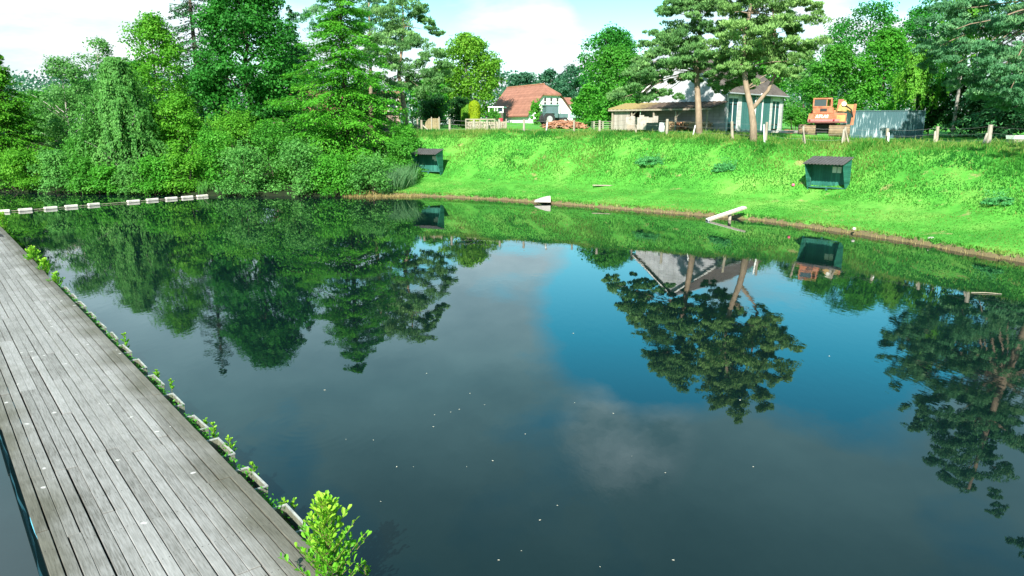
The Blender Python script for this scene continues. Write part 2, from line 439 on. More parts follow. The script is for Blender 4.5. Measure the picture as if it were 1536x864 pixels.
# algae and damp along both edges (object y runs across the walk)
ab = N(nt, 'ShaderNodeMath', operation='ABSOLUTE'); L(sx.outputs['Y'], ab.inputs[0])
nb = N(nt, 'ShaderNodeTexNoise', inp={'Scale': 0.9, 'Detail': 5}); L(tc.outputs['Object'], nb.inputs['Vector'])
eb = N(nt, 'ShaderNodeMath', operation='MULTIPLY_ADD', inp={1: 1.15}); L(nb.outputs['Fac'], eb.inputs[0]); L(ab.outputs[0], eb.inputs[2])
er = ramp(nt, [(0.0, (0, 0, 0)), (1.0, (1, 1, 1))]); er.color_ramp.elements[0].position = 0.0
mr = N(nt, 'ShaderNodeMapRange', inp={'From Min': JW / 2 - 0.02, 'From Max': JW / 2 + 0.50, 'To Min': 0.0, 'To Max': 0.95}); L(eb.outputs[0], mr.inputs['Value'])
damp = N(nt, 'ShaderNodeMixRGB', blend_type='MULTIPLY', inp={2: (0.42, 0.41, 0.33, 1)}); L(mr.outputs[0], damp.inputs[0]); L(rp.outputs[0], damp.inputs[1])
# bird droppings
vo = N(nt, 'ShaderNodeTexVoronoi', inp={'Scale': 2.3, 'Randomness': 1.0}); L(tc.outputs['Object'], vo.inputs['Vector'])
vn = N(nt, 'ShaderNodeTexNoise', inp={'Scale': 16, 'Detail': 3}); L(tc.outputs['Object'], vn.inputs['Vector'])
va = N(nt, 'ShaderNodeMath', operation='MULTIPLY_ADD', inp={1: 0.22}); L(vn.outputs['Fac'], va.inputs[0]); L(vo.outputs['Distance'], va.inputs[2])
vr = ramp(nt, [(0.165, (0.85, 0.85, 0.85)), (0.195, (0, 0, 0))]); L(va.outputs[0], vr.inputs[0])
drop = N(nt, 'ShaderNodeMixRGB', inp={2: (0.52, 0.51, 0.49, 1)}); L(vr.outputs[0], drop.inputs[0]); L(damp.outputs[0], drop.inputs[1])
# moss patches
mo = N(nt, 'ShaderNodeTexNoise', inp={'Scale': 1.1, 'Detail': 7, 'Roughness': 0.75, 'Distortion': 0.4}); L(tc.outputs['Object'], mo.inputs['Vector'])
mor = ramp(nt, [(0.68, (0, 0, 0)), (0.74, (0.7, 0.7, 0.7))]); L(mo.outputs['Fac'], mor.inputs[0])
moss = N(nt, 'ShaderNodeMixRGB', inp={2: (0.13, 0.14, 0.06, 1)}); L(mor.outputs[0], moss.inputs[0]); L(drop.outputs[0], moss.inputs[1])
nx_ = N(nt, 'ShaderNodeMath', operation='DIVIDE', inp={1: 0.98}); L(sx.outputs['X'], nx_.inputs[0])
nf_ = N(nt, 'ShaderNodeMath', operation='FRACT'); L(nx_.outputs[0], nf_.inputs[0])
nc_ = N(nt, 'ShaderNodeMath', operation='COMPARE', inp={1: 0.5, 2: 0.007}); L(nf_.outputs[0], nc_.inputs[0])
ny_ = N(nt, 'ShaderNodeMath', operation='DIVIDE', inp={1: JW / 17 / 2}); L(sx.outputs['Y'], ny_.inputs[0])
nyf = N(nt, 'ShaderNodeMath', operation='FRACT'); L(ny_.outputs[0], nyf.inputs[0])
nyc = N(nt, 'ShaderNodeMath', operation='COMPARE', inp={1: 0.5, 2: 0.09}); L(nyf.outputs[0], nyc.inputs[0])
nm_ = N(nt, 'ShaderNodeMath', operation='MULTIPLY'); L(nc_.outputs[0], nm_.inputs[0]); L(nyc.outputs[0], nm_.inputs[1])
nail = N(nt, 'ShaderNodeMixRGB', inp={2: (0.05, 0.045, 0.04, 1)}); L(nm_.outputs[0], nail.inputs[0]); L(moss.outputs[0], nail.inputs[1])
b = N(nt, 'ShaderNodeBsdfPrincipled', inp={'Roughness': 0.75, 'Specular IOR Level': 0.25}); L(nail.outputs[0], b.inputs['Base Color'])
bp = N(nt, 'ShaderNodeBump', inp={'Strength': 0.5, 'Distance': 0.006}); L(gr.outputs['Fac'], bp.inputs['Height']); L(bp.outputs[0], b.inputs['Normal'])
o = N(nt, 'ShaderNodeOutputMaterial'); L(b.outputs[0], o.inputs[0])
M['deck'] = m

jetty = empty('boardwalk', J(0, -JW / 2, 0), JANG)              # local x along, local y across (negative = pond side)
tag(jetty, 'long weathered grey plank boardwalk running out over the water', 'boardwalk')
NB = 17
PITCH = JW / NB
rd = random.Random(3)
bmv = bmesh.new()
lay = bmv.verts.layers.float.new('tint')
SEG = 3.9
for i in range(NB):
    yc = -JW / 2 + PITCH * (i + 0.5)
    grp = (i // 4) % 2
    s = -9.0 + (0.0 if grp == 0 else SEG * 0.42) + 0.25
    while s < 50:
        e = s + SEG * (1 if rd.random() < 0.85 else 0.5)
        jit = rd.uniform(-0.006, 0.006)
        g = rd.uniform(0.009, 0.017) / 2
        z1 = DZ + rd.uniform(-0.010, 0.006)
        ov = 0.0
        r = bmesh.ops.create_cube(bmv, size=1.0)
        t = rd.uniform(0, 1) if rd.random() < 0.9 else rd.uniform(-0.45, 0)
        y0, y1 = yc - PITCH / 2 + g, yc + PITCH / 2 - g
        tw = rd.uniform(-0.010, 0.010)
        for v in r['verts']:
            yy = (y0 + y1) / 2 + v.co.y * (y1 - y0) + jit
            v.co = Vector(((s + e) / 2 + v.co.x * (e - s - 0.012), yy + tw * v.co.x, z1 - 0.02 + v.co.z * 0.04))
            v[lay] = t
        es = [ed for ed in {ed for v in r['verts'] for ed in v.link_edges}
              if all(abs(v.co.z - z1) < 1e-4 for v in ed.verts)]
        bmesh.ops.bevel(bmv, geom=es, offset=0.004, segments=1, affect='EDGES')
        s = e
me = bpy.data.meshes.new('deck'); bmv.to_mesh(me); bmv.free()
link('deck', me, M['deck'], jetty)
fr = MB()
M['frame_wood'] = mat_plain('frame_timber', (0.09, 0.08, 0.065), 0.9, 0.3, 5, bump=0.5)
for s in np.arange(-9, 50, 0.98):
    fr.box(s - 0.04, s + 0.04, -JW / 2 + 0.06, JW / 2 - 0.06, DZ - 0.19, DZ - 0.05)
fr.build('joist', M['frame_wood'], jetty)
for yb in (-JW / 2 + 0.12, JW / 2 - 0.12):
    MB().box(-9, 50, yb - 0.05, yb + 0.05, DZ - 0.33, DZ - 0.195).build('beam', M['frame_wood'], jetty)
for s in np.arange(-6, 50, 4.0):
    for yb in (-JW / 2 + 0.24, JW / 2 - 0.24):
        MB().tube([(s, yb, -1.6), (s, yb, DZ - 0.07)], 0.07, 10).build('pile', M['frame_wood'], jetty)
# rippled blue liner edge that shows below the planks on the pool side
lin = MB()
M['liner'] = mat_plain('blue_liner', (0.10, 0.42, 0.58), 0.45, 0.25, 4)
xs = np.arange(-8, 49, 0.09)
prev = None
for x in xs:
    w = -0.008 + 0.026 * math.sin(x * 2.3) + 0.012 * math.sin(x * 5.7 + 1)
    p = [lin.bm.verts.new((x, JW / 2 - 0.03 + k, z)) for k, z in ((0.0, DZ - 0.05), (w, DZ - 0.08), (w * 0.6, DZ - 0.17))]
    if prev:
        for k in range(2):
            lin.bm.faces.new((prev[k], p[k], p[k + 1], prev[k + 1]))
    prev = p
lin.build('liner_edge', M['liner'], jetty, smooth=True)

# ------------------------------------------------------------------ foliage kernels
def unit(v):
    return v / np.maximum(np.linalg.norm(v, axis=-1, keepdims=True), 1e-9)

def rdir(n):
    return unit(rng.normal(size=(n, 3)))

def leaf_quads(c, nrm, Ls, Ws, tdir=None):
    """rhombic leaves: centres, normals, lengths, widths -> (4n, 3)"""
    n = len(c)
    t = rdir(n) if tdir is None else tdir
    t = unit(t - nrm * (t * nrm).sum(-1, keepdims=True))
    b = np.cross(nrm, t)
    Ls = np.broadcast_to(Ls, (n,))[:, None] * 0.5; Ws = np.broadcast_to(Ws, (n,))[:, None] * 0.5
    V = np.empty((n, 4, 3))
    V[:, 0] = c - t * Ls; V[:, 1] = c - b * Ws + t * Ls * 0.1; V[:, 2] = c + t * Ls; V[:, 3] = c + b * Ws + t * Ls * 0.1
    return V.reshape(-1, 3)

def limb(mb, a, b, r0, r1, sag=0.0, n=6, wob=0.15):
    a, b = Vector(a), Vector(b)
    pts, rad = [], []
    K = 5
    d = (b - a).length
    for k in range(K + 1):
        t = k / K
        p = a.lerp(b, t)
        p.z += sag * math.sin(math.pi * t)
        if 0 < k < K:
            p += Vector((random.uniform(-1, 1), random.uniform(-1, 1), random.uniform(-1, 1))) * wob * d * 0.12
        pts.append(p); rad.append(r0 + (r1 - r0) * t)
    mb.tube(pts, rad, n)

LEAF = {}
def lm(key, dark, mid, light, **k):
    LEAF[key] = mat_leaf('leaf_' + key, dark, mid, light, **k)
lm('oak', (0.018, 0.12, 0.020), (0.032, 0.20, 0.028), (0.06, 0.28, 0.045))
lm('lime', (0.06, 0.19, 0.016), (0.11, 0.29, 0.026), (0.19, 0.38, 0.05))
lm('fresh', (0.045, 0.19, 0.016), (0.085, 0.30, 0.024), (0.15, 0.38, 0.045))
lm('layer', (0.04, 0.19, 0.018), (0.075, 0.31, 0.026), (0.13, 0.40, 0.045))
lm('birch', (0.055, 0.18, 0.05), (0.095, 0.27, 0.075), (0.15, 0.36, 0.12))
lm('weep', (0.05, 0.18, 0.04), (0.08, 0.26, 0.058), (0.14, 0.35, 0.095))
lm('weep_bright', (0.06, 0.22, 0.02), (0.11, 0.33, 0.035), (0.18, 0.42, 0.07))
lm('mid', (0.03, 0.16, 0.018), (0.055, 0.24, 0.028), (0.10, 0.33, 0.05))
lm('bright', (0.035, 0.19, 0.018), (0.065, 0.29, 0.028), (0.12, 0.38, 0.055))
lm('willow', (0.05, 0.19, 0.045), (0.085, 0.28, 0.065), (0.15, 0.38, 0.11))
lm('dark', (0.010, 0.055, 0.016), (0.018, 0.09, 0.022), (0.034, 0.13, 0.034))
lm('far', (0.03, 0.11, 0.075), (0.042, 0.145, 0.095), (0.065, 0.19, 0.12))  # haze of distance put into the leaf colour as extra blue
lm('pine', (0.055, 0.15, 0.055), (0.095, 0.23, 0.08), (0.17, 0.33, 0.13), trans=0.25)
lm('pine_warm', (0.07, 0.16, 0.05), (0.12, 0.25, 0.08), (0.20, 0.35, 0.13), trans=0.18)
lm('pine_blue', (0.04, 0.14, 0.07), (0.07, 0.21, 0.11), (0.14, 0.30, 0.155), trans=0.25)
lm('spruce', (0.022, 0.09, 0.038), (0.036, 0.14, 0.055), (0.06, 0.20, 0.08), trans=0.12)
lm('yellow', (0.13, 0.22, 0.008), (0.24, 0.36, 0.012), (0.38, 0.48, 0.02))
lm('reed', (0.07, 0.18, 0.09), (0.11, 0.26, 0.14), (0.20, 0.36, 0.20))
lm('dry', (0.22, 0.17, 0.08), (0.34, 0.28, 0.14), (0.48, 0.42, 0.24))
lm('sapling', (0.04, 0.20, 0.014), (0.10, 0.33, 0.020), (0.30, 0.48, 0.05), trans=0.4)
lm('grass', (0.022, 0.15, 0.026), (0.056, 0.225, 0.036), (0.21, 0.28, 0.085), trans=0.5, spec=0.1)
lm('nettle', (0.04, 0.22, 0.08), (0.075, 0.32, 0.12), (0.13, 0.40, 0.17))

def clumps_to_leaves(C, RC, n_each, ls, tv, flat=0.75, up=0.5, spread=0.5, cut=-0.25):
    out_c, out_n, out_l, out_t = [], [], [], []
    for c, rc, n, t0 in zip(C, RC, n_each, tv):
        n = int(n)
        d = rdir(n)
        keep = (d[:, 2] > cut) | (rng.random(n) < 0.35)
        d = d[keep]; n = len(d)
        r = rc * (1 - spread * rng.random(n) ** 1.6)
        lump = 1 + 0.22 * np.sin(d[:, 0] * 5 + c[0] * 3) * np.sin(d[:, 1] * 5 + c[1]) + 0.15 * np.sin(d[:, 2] * 7 + c[2] * 2)
        p = c + d * (r * lump)[:, None] * np.array([1, 1, flat])
        p += rng.normal(size=(n, 3)) * rc * 0.05
        nn = unit(d * 0.7 + np.array([0, 0, up]) + rng.normal(size=(n, 3)) * 0.45)
        out_c.append(p); out_n.append(nn)
        out_l.append(ls * rng.uniform(0.65, 1.25, n))
        out_t.append(np.clip(t0 + rng.normal(size=n) * 0.14, 0, 1))
    return np.concatenate(out_c), np.concatenate(out_n), np.concatenate(out_l), np.concatenate(out_t)

def px_size(Zc): return Zc / F

def tree_root(name, label, cat, base, group=None):
    return tag(empty(name, base), label, cat, group)

def broadleaf(name, label, u, Zc, ytop, ybase, hw, leaf, n_clump=90, per=190, ls=0.24, cat='tree', group=None, prof=None, bark='bark',
              trunk_r=None, loose=0.0, rc_rng=(0.17, 0.30), lean=0.0, limbs=16, aspect=0.9, fill=True, flat=0.75):
    base = gp(u, Zc)
    k = px_size(Zc)
    top = P(u, ytop, Zc).z - base.z
    cb = max(0.15, P(u, ybase, Zc).z - base.z)
    Rw = hw * k
    root = tree_root(name, label, cat, base, group)
    if prof is None:
        prof = lambda t: np.sin(np.pi * np.clip(t * 0.80 + 0.17, 0, 1)) ** 0.62
    t = rng.random(n_clump) ** 0.9
    a = rng.random(n_clump) * 2 * np.pi
    rf = 0.30 + 0.62 * rng.random(n_clump) ** 0.55
    rc = Rw * rng.uniform(rc_rng[0], rc_rng[1], n_clump)
    rr = np.maximum(0.0, Rw * prof(t) * rf - rc * 0.25) * (1 + 0.18 * np.sin(3 * a + u) + 0.10 * np.sin(5 * a + 2 * u))
    zc = cb + (top - cb - rc * 0.5) * t
    C = np.stack([np.cos(a) * rr + lean * (zc / top) * Rw, np.sin(a) * rr * aspect, zc], -1)
    # thin out what stands on the far side of the crown
    nn = per * (rc / rc.mean()) ** 1.6 * np.where(C[:, 1] > Rw * 0.35, 0.55, 1.0)
    tv = np.clip(0.45 + rng.normal(size=n_clump) * 0.16, 0.05, 0.95)
    c, n, l, tt = clumps_to_leaves(C, rc, nn, ls, tv, spread=0.5 + loose, flat=flat)
    if fill:
        m_ = int(n_clump * per * 0.10)
        d = rdir(m_); rad = rng.random(m_) ** 0.45
        tf = rng.random(m_)
        aa = rng.random(m_) * 2 * np.pi
        r2 = Rw * prof(tf) * rad * 0.85
        pf = np.stack([np.cos(aa) * r2, np.sin(aa) * r2 * aspect, cb + (top - cb) * 0.93 * tf], -1)
        c = np.concatenate([c, pf]); n = np.concatenate([n, unit(d + np.array([0, 0, 0.5]))]); l = np.concatenate([l, ls * rng.uniform(0.8, 1.4, m_)]); tt = np.concatenate([tt, np.clip(rng.normal(size=m_) * 0.15 + 0.4, 0, 1)])
    V = leaf_quads(c, n, l, l * rng.uniform(0.55, 0.85, len(l)))
    link('crown', np_mesh('crown', V, 4, tt), LEAF[leaf], root)
    mb = MB()
    tr = trunk_r or max(0.06, top * 0.016)
    K = 7
    pts = [(lean * Rw * (i / K) + random.uniform(-1, 1) * tr * 0.8 * (i > 0), random.uniform(-1, 1) * tr * 0.8 * (i > 0), -0.3 + (top * 0.86 + 0.3) * i / K) for i in range(K + 1)]
    mb.tube(pts, [tr * (1.25 if i == 0 else 1 - 0.82 * i / K) for i in range(K + 1)], 8)
    order = rng.permutation(n_clump)[:limbs]
    for q in order:
        zt = max(cb * 0.7, C[q, 2] - np.hypot(C[q, 0], C[q, 1]) * 0.8)
        zt = min(zt, top * 0.8)
        f = zt / (top * 0.86)
        limb(mb, (lean * Rw * f, 0, zt), tuple(C[q]), tr * max(0.2, 0.6 * (1 - f * 0.7)), tr * 0.10, sag=0.1)
    mb.build('trunk', M[bark], root, smooth=True)
    return root

def shrub(name, label, u, Zc, ytop, ybot, hw, leaf, n_clump=34, per=170, ls=0.19, cat='shrub', group=None, depth=0.8, base=None, flat=0.8):
    base = base or gp(u, Zc)
    k = px_size(Zc)
    zt_ = P(u, ytop, Zc).z; zb_ = min(P(u, ybot, Zc).z, zt_ - 0.4)
    Rw = hw * k; Hh = zt_ - zb_
    root_z = min(base.z, zb_ + 0.3)
    base = Vector((base.x, base.y, root_z))
    t = rng.random(n_clump); a = rng.random(n_clump) * 2 * np.pi
    rf = rng.random(n_clump) ** 0.5
    rc = np.minimum(Rw, Hh) * rng.uniform(0.22, 0.40, n_clump)
    rr = np.maximum(0, Rw * (1 - 0.55 * t ** 2) * rf - rc * 0.4)
    C = np.stack([np.cos(a) * rr, np.sin(a) * rr * depth, (zb_ - root_z) + rc * 0.4 + (Hh - rc * 1.2) * t], -1)
    nn = per * (rc / rc.mean()) ** 1.5 * np.where(C[:, 1] > Rw * 0.4, 0.5, 1.0)
    tv = np.clip(0.48 + rng.normal(size=n_clump) * 0.17, 0.05, 0.95)
    c, n, l, tt = clumps_to_leaves(C, rc, nn, ls, tv, spread=0.6, flat=flat)
    # upright shoots break the outline
    ns = 26
    for i in range(ns):
        a_ = rng.random() * 2 * np.pi; r_ = Rw * 0.9 * rng.random() ** 0.5
        z0 = Hh * (1 - 0.45 * (r_ / Rw) ** 2) - 0.25
        h_ = rng.uniform(0.25, 0.75)
        m_ = 14
        tz_ = rng.random(m_)
        pc = np.stack([np.cos(a_) * r_ + (tz_ * h_) * rng.uniform(-0.4, 0.4) + rng.normal(size=m_) * 0.06, np.sin(a_) * r_ * depth + rng.normal(size=m_) * 0.06, (zb_ - root_z) + z0 + tz_ * h_], -1)
        c = np.concatenate([c, pc]); n = np.concatenate([n, rdir(m_)]); l = np.concatenate([l, ls * rng.uniform(0.6, 1.0, m_)]); tt = np.concatenate([tt, np.clip(rng.normal(size=m_) * 0.12 + 0.6, 0, 1)])
    V = leaf_quads(c, n, l, l * 0.6)
    root = tree_root(name, label, cat, base, group)
    link('foliage', np_mesh('foliage', V, 4, tt), LEAF[leaf], root)
    mb = MB()
    for q in rng.permutation(n_clump)[:9]:
        limb(mb, (C[q, 0] * 0.15, C[q, 1] * 0.15, -0.2), tuple(C[q]), 0.035, 0.012)
    mb.build('stem', M['bark'], root)
    return root

def layered(name, label, u, Zc, ytop, ybase, hw, leaf, whorls=26, per_whorl=7, spray=120, ls=0.20, droop=0.25, rise=0.0, power=0.85, cat='tree', gap=0.0, ragged=0.22, bark='bark', lift=0.0):
    """conifer built of flat drooping sprays on whorls of branches"""
    base = gp(u, Zc); k = px_size(Zc)
    top = P(u, ytop, Zc).z - base.z
    cb = max(0.3, P(u, ybase, Zc).z - base.z)
    Rw = hw * k
    root = tree_root(name, label, cat, base)
    mb = MB()
    tr = top * 0.014
    mb.tube([(0, 0, -0.3), (0.05, 0, top * 0.33), (-0.04, 0.04, top * 0.66), (0, 0, top * 0.985)], [tr * 1.3, tr, tr * 0.6, 0.02], 8)
    cs, ns, ls_, ts, td = [], [], [], [], []
    for w in range(whorls):
        f = (w + 0.5) / whorls
        z = cb + (top * 0.985 - cb) * f
        Lb0 = Rw * max(0.03, (1 - f)) ** power
        if f < 0.08: Lb0 *= 0.8
        nb = per_whorl if f < 0.85 else max(4, per_whorl - 2)
        a0 = rng.random() * 6.28
        for j in range(nb):
            if rng.random() < gap: continue
            a = a0 + 2 * np.pi * j / nb + rng.normal() * 0.22
            Lb = Lb0 * (1 + rng.normal() * ragged)
            Lb = max(0.25, Lb)
            zz = z + rng.normal() * 0.22
            e = np.array([np.cos(a), np.sin(a), 0.0]); s_ = np.array([-np.sin(a), np.cos(a), 0.0])
            n = int(spray * (0.25 + 0.75 * (Lb / Rw) ** 1.3)) + 10
            t = 0.12 + 0.88 * rng.random(n) ** 0.7
            wdt = Lb * 0.30 * np.sin(np.pi * np.clip(t * 0.86 + 0.06, 0, 1)) + 0.08
            lat_ = rng.normal(size=n) * 0.55
            dz = lift * Lb * t - droop * Lb * t ** 1.6 + rise * Lb * t ** 4 - np.abs(lat_) * wdt * 0.35
            p = e * (Lb * t)[:, None] + s_ * (lat_ * wdt)[:, None]
            p[:, 2] = zz + dz - rng.random(n) ** 2 * 0.28
            cs.append(p)
            nn = np.array([0, 0, 1.0]) + e * 0.35 + rng.normal(size=(n, 3)) * 0.38
            ns.append(unit(nn))
            td.append(np.tile(e * 0.8 + np.array([0, 0, -0.35]), (n, 1)) + s_ * np.sign(lat_)[:, None] * 0.6 + rng.normal(size=(n, 3)) * 0.3)
            ls_.append(ls * rng.uniform(0.7, 1.4, n))
            ts.append(np.clip(0.42 + rng.normal() * 0.14 + 0.12 * (t - 0.5) + rng.normal(size=n) * 0.12, 0, 1))
            if Lb > 0.6:
                pe = e * Lb * 0.85
                limb(mb, (0, 0, zz), (pe[0], pe[1], zz + lift * Lb * 0.85 - droop * Lb * 0.75), max(0.012, tr * 0.22 * Lb / Rw + 0.01), 0.008, n=4, wob=0.05)
    c = np.concatenate(cs); n = np.concatenate(ns); l = np.concatenate(ls_); tt = np.concatenate(ts); d = np.concatenate(td)
    V = leaf_quads(c, n, l, l * rng.uniform(0.38, 0.6, len(l)), unit(d))
    link('crown', np_mesh('crown', V, 4, tt), LEAF[leaf], root)
    mb.build('trunk', M[bark], root, smooth=True)
    return root

def weeping(name, label, u, Zc, ytop, ybase, hw, leaf, strands=240, per=55, ls=0.17, cat='tree', bark='birch_bark', inner=0.25):
    base = gp(u, Zc); k = px_size(Zc)
    top = P(u, ytop, Zc).z - base.z
    cb = P(u, ybase, Zc).z - base.z
    Rw = hw * k
    root = tree_root(name, label, cat, base)
    mb = MB(); tr = top * 0.0095
    mb.tube([(0, 0, -0.3), (0.1, 0, top * 0.3), (-0.05, 0, top * 0.6), (0.1, 0, top * 0.93)], [tr * 1.3, tr, tr * 0.7, 0.03], 8)
    cs, ns, ts, td = [], [], [], []
    for i in range(strands):
        a = rng.random() * 6.28
        f = rng.random() ** 0.8
        r = Rw * (inner + (1 - inner) * rng.random() ** 0.6) * (1 - 0.8 * f ** 1.5) * (1 + 0.22 * np.sin(3 * a + 5 * f + u) + 0.12 * np.sin(7 * a - 9 * f))
        z1 = cb + (top - cb) * (0.30 + 0.70 * f)
        ln = min(z1 - cb, (top - cb) * rng.uniform(0.10, 0.34))
        t = rng.random(per)
        ox, oy = np.cos(a) * r, np.sin(a) * r
        arch = (1 - (1 - np.minimum(t / 0.25, 1)) ** 2)
        p = np.stack([ox * (0.72 + 0.28 * arch) + rng.normal(size=per) * 0.11 + np.sin(t * 4 + i) * 0.12, oy * (0.72 + 0.28 * arch) + rng.normal(size=per) * 0.07, z1 + 0.25 * arch - ln * t ** 1.15], -1)
        cs.append(p)
        nn = np.stack([np.cos(a) + rng.normal(size=per) * 0.5, np.sin(a) + rng.normal(size=per) * 0.5, 0.45 + rng.normal(size=per) * 0.3], -1)
        ns.append(unit(nn)); td.append(np.tile([0, 0, -1.0], (per, 1)) + rng.normal(size=(per, 3)) * 0.3)
        ts.append(np.clip(0.45 + rng.normal() * 0.17 + rng.normal(size=per) * 0.1, 0, 1))
        if i % 9 == 0:
            limb(mb, (0, 0, max(0.6, z1 - r * 1.1)), (ox * 0.9, oy * 0.9, z1 + 0.1), tr * 0.3, 0.012, sag=0.3)
    c = np.concatenate(cs); n = np.concatenate(ns); tt = np.concatenate(ts); d = unit(np.concatenate(td))
    l = ls * rng.uniform(0.7, 1.5, len(c))
    V = leaf_quads(c, n, l, l * 0.5, d)
    link('crown', np_mesh('crown', V, 4, tt), LEAF[leaf], root)
    mb.build('trunk', M[bark], root, smooth=True)
    return root

def pine(name, label, Zc, trunk_px, pads, leaf='pine', limbs_px=(), per=520, base_r=0.32, depth=2.0, ls=0.24, cat='tree', base_u=None, subs=8, extra=3):
    """Scots pine: pads are (u, v, rx, rz) in photo pixels at the tree's own depth, spread through the crown's depth"""
    base = gp(trunk_px[0][0], Zc)
    root = tree_root(name, label, cat, base)
    k = px_size(Zc)
    mb = MB()
    tp = [P(u, v, Zc) - base for u, v in trunk_px]
    tp[0].z = -0.4
    nT = len(tp)
    mb.tube(tp, [base_r * (1.12 if i == 0 else (1 - 0.78 * i / (nT - 1))) for i in range(nT)], 10)
    for lp, r0, r1 in limbs_px:
        q = [P(u, v, Zc) - base for u, v in lp]
        mb.tube(q, [r0 + (r1 - r0) * i / (len(q) - 1) for i in range(len(q))], 8)
    cs, ns, ts, ds = [], [], [], []
    full = []
    for (u, v, rx, rz) in pads:
        full.append((u, v, rx, rz, rng.uniform(-1, 1) * depth, True))
        for _ in range(extra):
            full.append((u + rng.normal() * rx * 0.55, v + rng.normal() * rz * 0.9, rx * rng.uniform(0.55, 0.85), rz * rng.uniform(0.7, 1.0), rng.uniform(-1.5, 1.5) * depth, False))
    for (u, v, rx, rz, dy_, main) in full:
        c0 = np.array(P(u, v, Zc) - base)
        c0[1] += dy_
        a, bz = rx * k, rz * k
        t0 = np.clip(0.45 + rng.normal() * 0.16, 0.1, 0.9)
        for s in range(subs):
            off = rdir(1)[0] * rng.random() ** 0.4 * np.array([a * 0.85, a * 0.75, bz * 0.8])
            cc = c0 + off
            rs = min(a * rng.uniform(0.26, 0.42), 1.0)
            n = int(per / subs * (a / 1.3) ** 0.7) + 10
            d = rdir(n); d[:, 2] = np.abs(d[:, 2]) * np.where(rng.random(n) < 0.78, 1, -0.5)
            p = cc + d * (rs * (0.5 + 0.5 * rng.random(n) ** 0.5))[:, None] * np.array([1, 1, 0.56])
            cs.append(p)
            nd = unit(d * 0.7 + np.array([0, 0, 0.7]) + rng.normal(size=(n, 3)) * 0.35)
            ds.append(nd); ns.append(unit(np.cross(nd, rdir(n)) + d * 0.4))
            ts.append(np.clip(t0 + rng.normal() * 0.12 + rng.normal(size=n) * 0.13, 0, 1))
        if main:      # bough out to the pad
            best = min(tp[min(3, len(tp) - 2):], key=lambda q: (Vector(c0) - q).length + 1.5 * max(0, q.z - c0[2]))
            limb(mb, best, Vector(c0) - Vector((0, 0, bz * 0.3)), base_r * 0.17, 0.015, sag=0.12, n=5)
    c = np.concatenate(cs); n = np.concatenate(ns); tt = np.concatenate(ts); d = np.concatenate(ds)
    l = ls * rng.uniform(0.7, 1.4, len(c))
    V = leaf_quads(c, n, l, l * rng.uniform(0.20, 0.34, len(l)), d)
    link('crown', np_mesh('crown', V, 4, tt), LEAF[leaf], root)
    mb.build('trunk', M['pine_bark'], root, smooth=True)
    return root

# ------------------------------------------------------------------ trees on the wooded shore
cone = lambda t: np.clip(1.02 - t, 0.03, 1) ** 0.75
ovoid = lambda t: np.sin(np.pi * np.clip(t * 0.86 + 0.12, 0, 1)) ** 0.55
layered('yellow_green_conifer', 'yellow-green pointed conifer at the outer end of the wooded shore', 12, 60, 76, 278, 66, 'fresh', whorls=24, per_whorl=8, spray=230, ls=0.22, droop=0.2, power=0.75, ragged=0.3)
broadleaf('alder_tree', 'bushy alder partly cut off by the frame edge behind the pointed conifer', -45, 64, 110, 270, 60, 'mid', 60, 170, 0.26)
broadleaf('grey_birch', 'loose grey-green birch beside the pointed conifer', 105, 67, 86, 250, 54, 'birch', 90, 190, 0.19, loose=0.2, bark='birch_bark', rc_rng=(0.16, 0.34), prof=ovoid, fill=False)
broadleaf('thin_birch', 'thin feathery birch showing bare twigs above the weeping willow', 160, 70, 58, 230, 46, 'birch', 80, 140, 0.19, loose=0.3, bark='birch_bark', rc_rng=(0.14, 0.36), fill=False)
weeping('weeping_willow', 'drooping grey-green weeping willow hanging down to the water', 184, 57, 88, 290, 70, 'weep', strands=760, per=60, ls=0.17, inner=0.1)
broadleaf('ash_tree', 'tall light green ash rising behind the weeping willow', 243, 66, 26, 250, 58, 'fresh', 120, 220, 0.21, loose=0.12, prof=ovoid, rc_rng=(0.18, 0.34))
layered('sparse_spruce', 'sparse dark spruce with bare drooping branches between ash and oak', 303, 76, -75, 200, 72, 'spruce', whorls=22, per_whorl=7, spray=190, ls=0.24, droop=0.42, rise=0.24, power=0.7, gap=0.1, ragged=0.3)
broadleaf('oak_tree', 'massive deep green oak towering over the wooded shore', 378, 66, -30, 205, 88, 'oak', 190, 300, 0.25, rc_rng=(0.13, 0.24), trunk_r=0.38, limbs=22, aspect=0.8)
broadleaf('hazel_tree', 'low yellow-green hazel leaning out in front of the oak', 268, 59, 140, 278, 48, 'fresh', 80, 210, 0.20, rc_rng=(0.18, 0.34), prof=ovoid)
layered('tiered_conifer', 'big bright green conifer with wide drooping tiered branches', 520, 61, -34, 250, 112, 'layer', whorls=25, per_whorl=9, spray=430, ls=0.21, droop=0.42, rise=0.14, power=0.62, ragged=0.24, lift=0.08)
pine('shore_pine', 'tall pine with a bent dark trunk behind the tiered conifer', 71,
     [(611, 196), (607, 165), (603, 140), (598, 112), (603, 70), (606, 40), (603, 0)],
     [(602, 2, 28, 9), (578, 20, 26, 10), (628, 18, 24, 8), (646, 45, 16, 6), (600, 44, 32, 11), (572, 62, 26, 12), (625, 66, 30, 11), (648, 84, 17, 8),
      (592, 92, 26, 12), (622, 104, 30, 11), (650, 118, 20, 9), (568, 122, 22, 12), (640, 136, 24, 9), (600, 128, 22, 8), (660, 100, 14, 7), (585, 145, 18, 8)],
     limbs_px=[([(602, 128), (612, 121), (627, 112)], 0.12, 0.05)], base_r=0.28, per=560, ls=0.25, depth=2.2, extra=4)
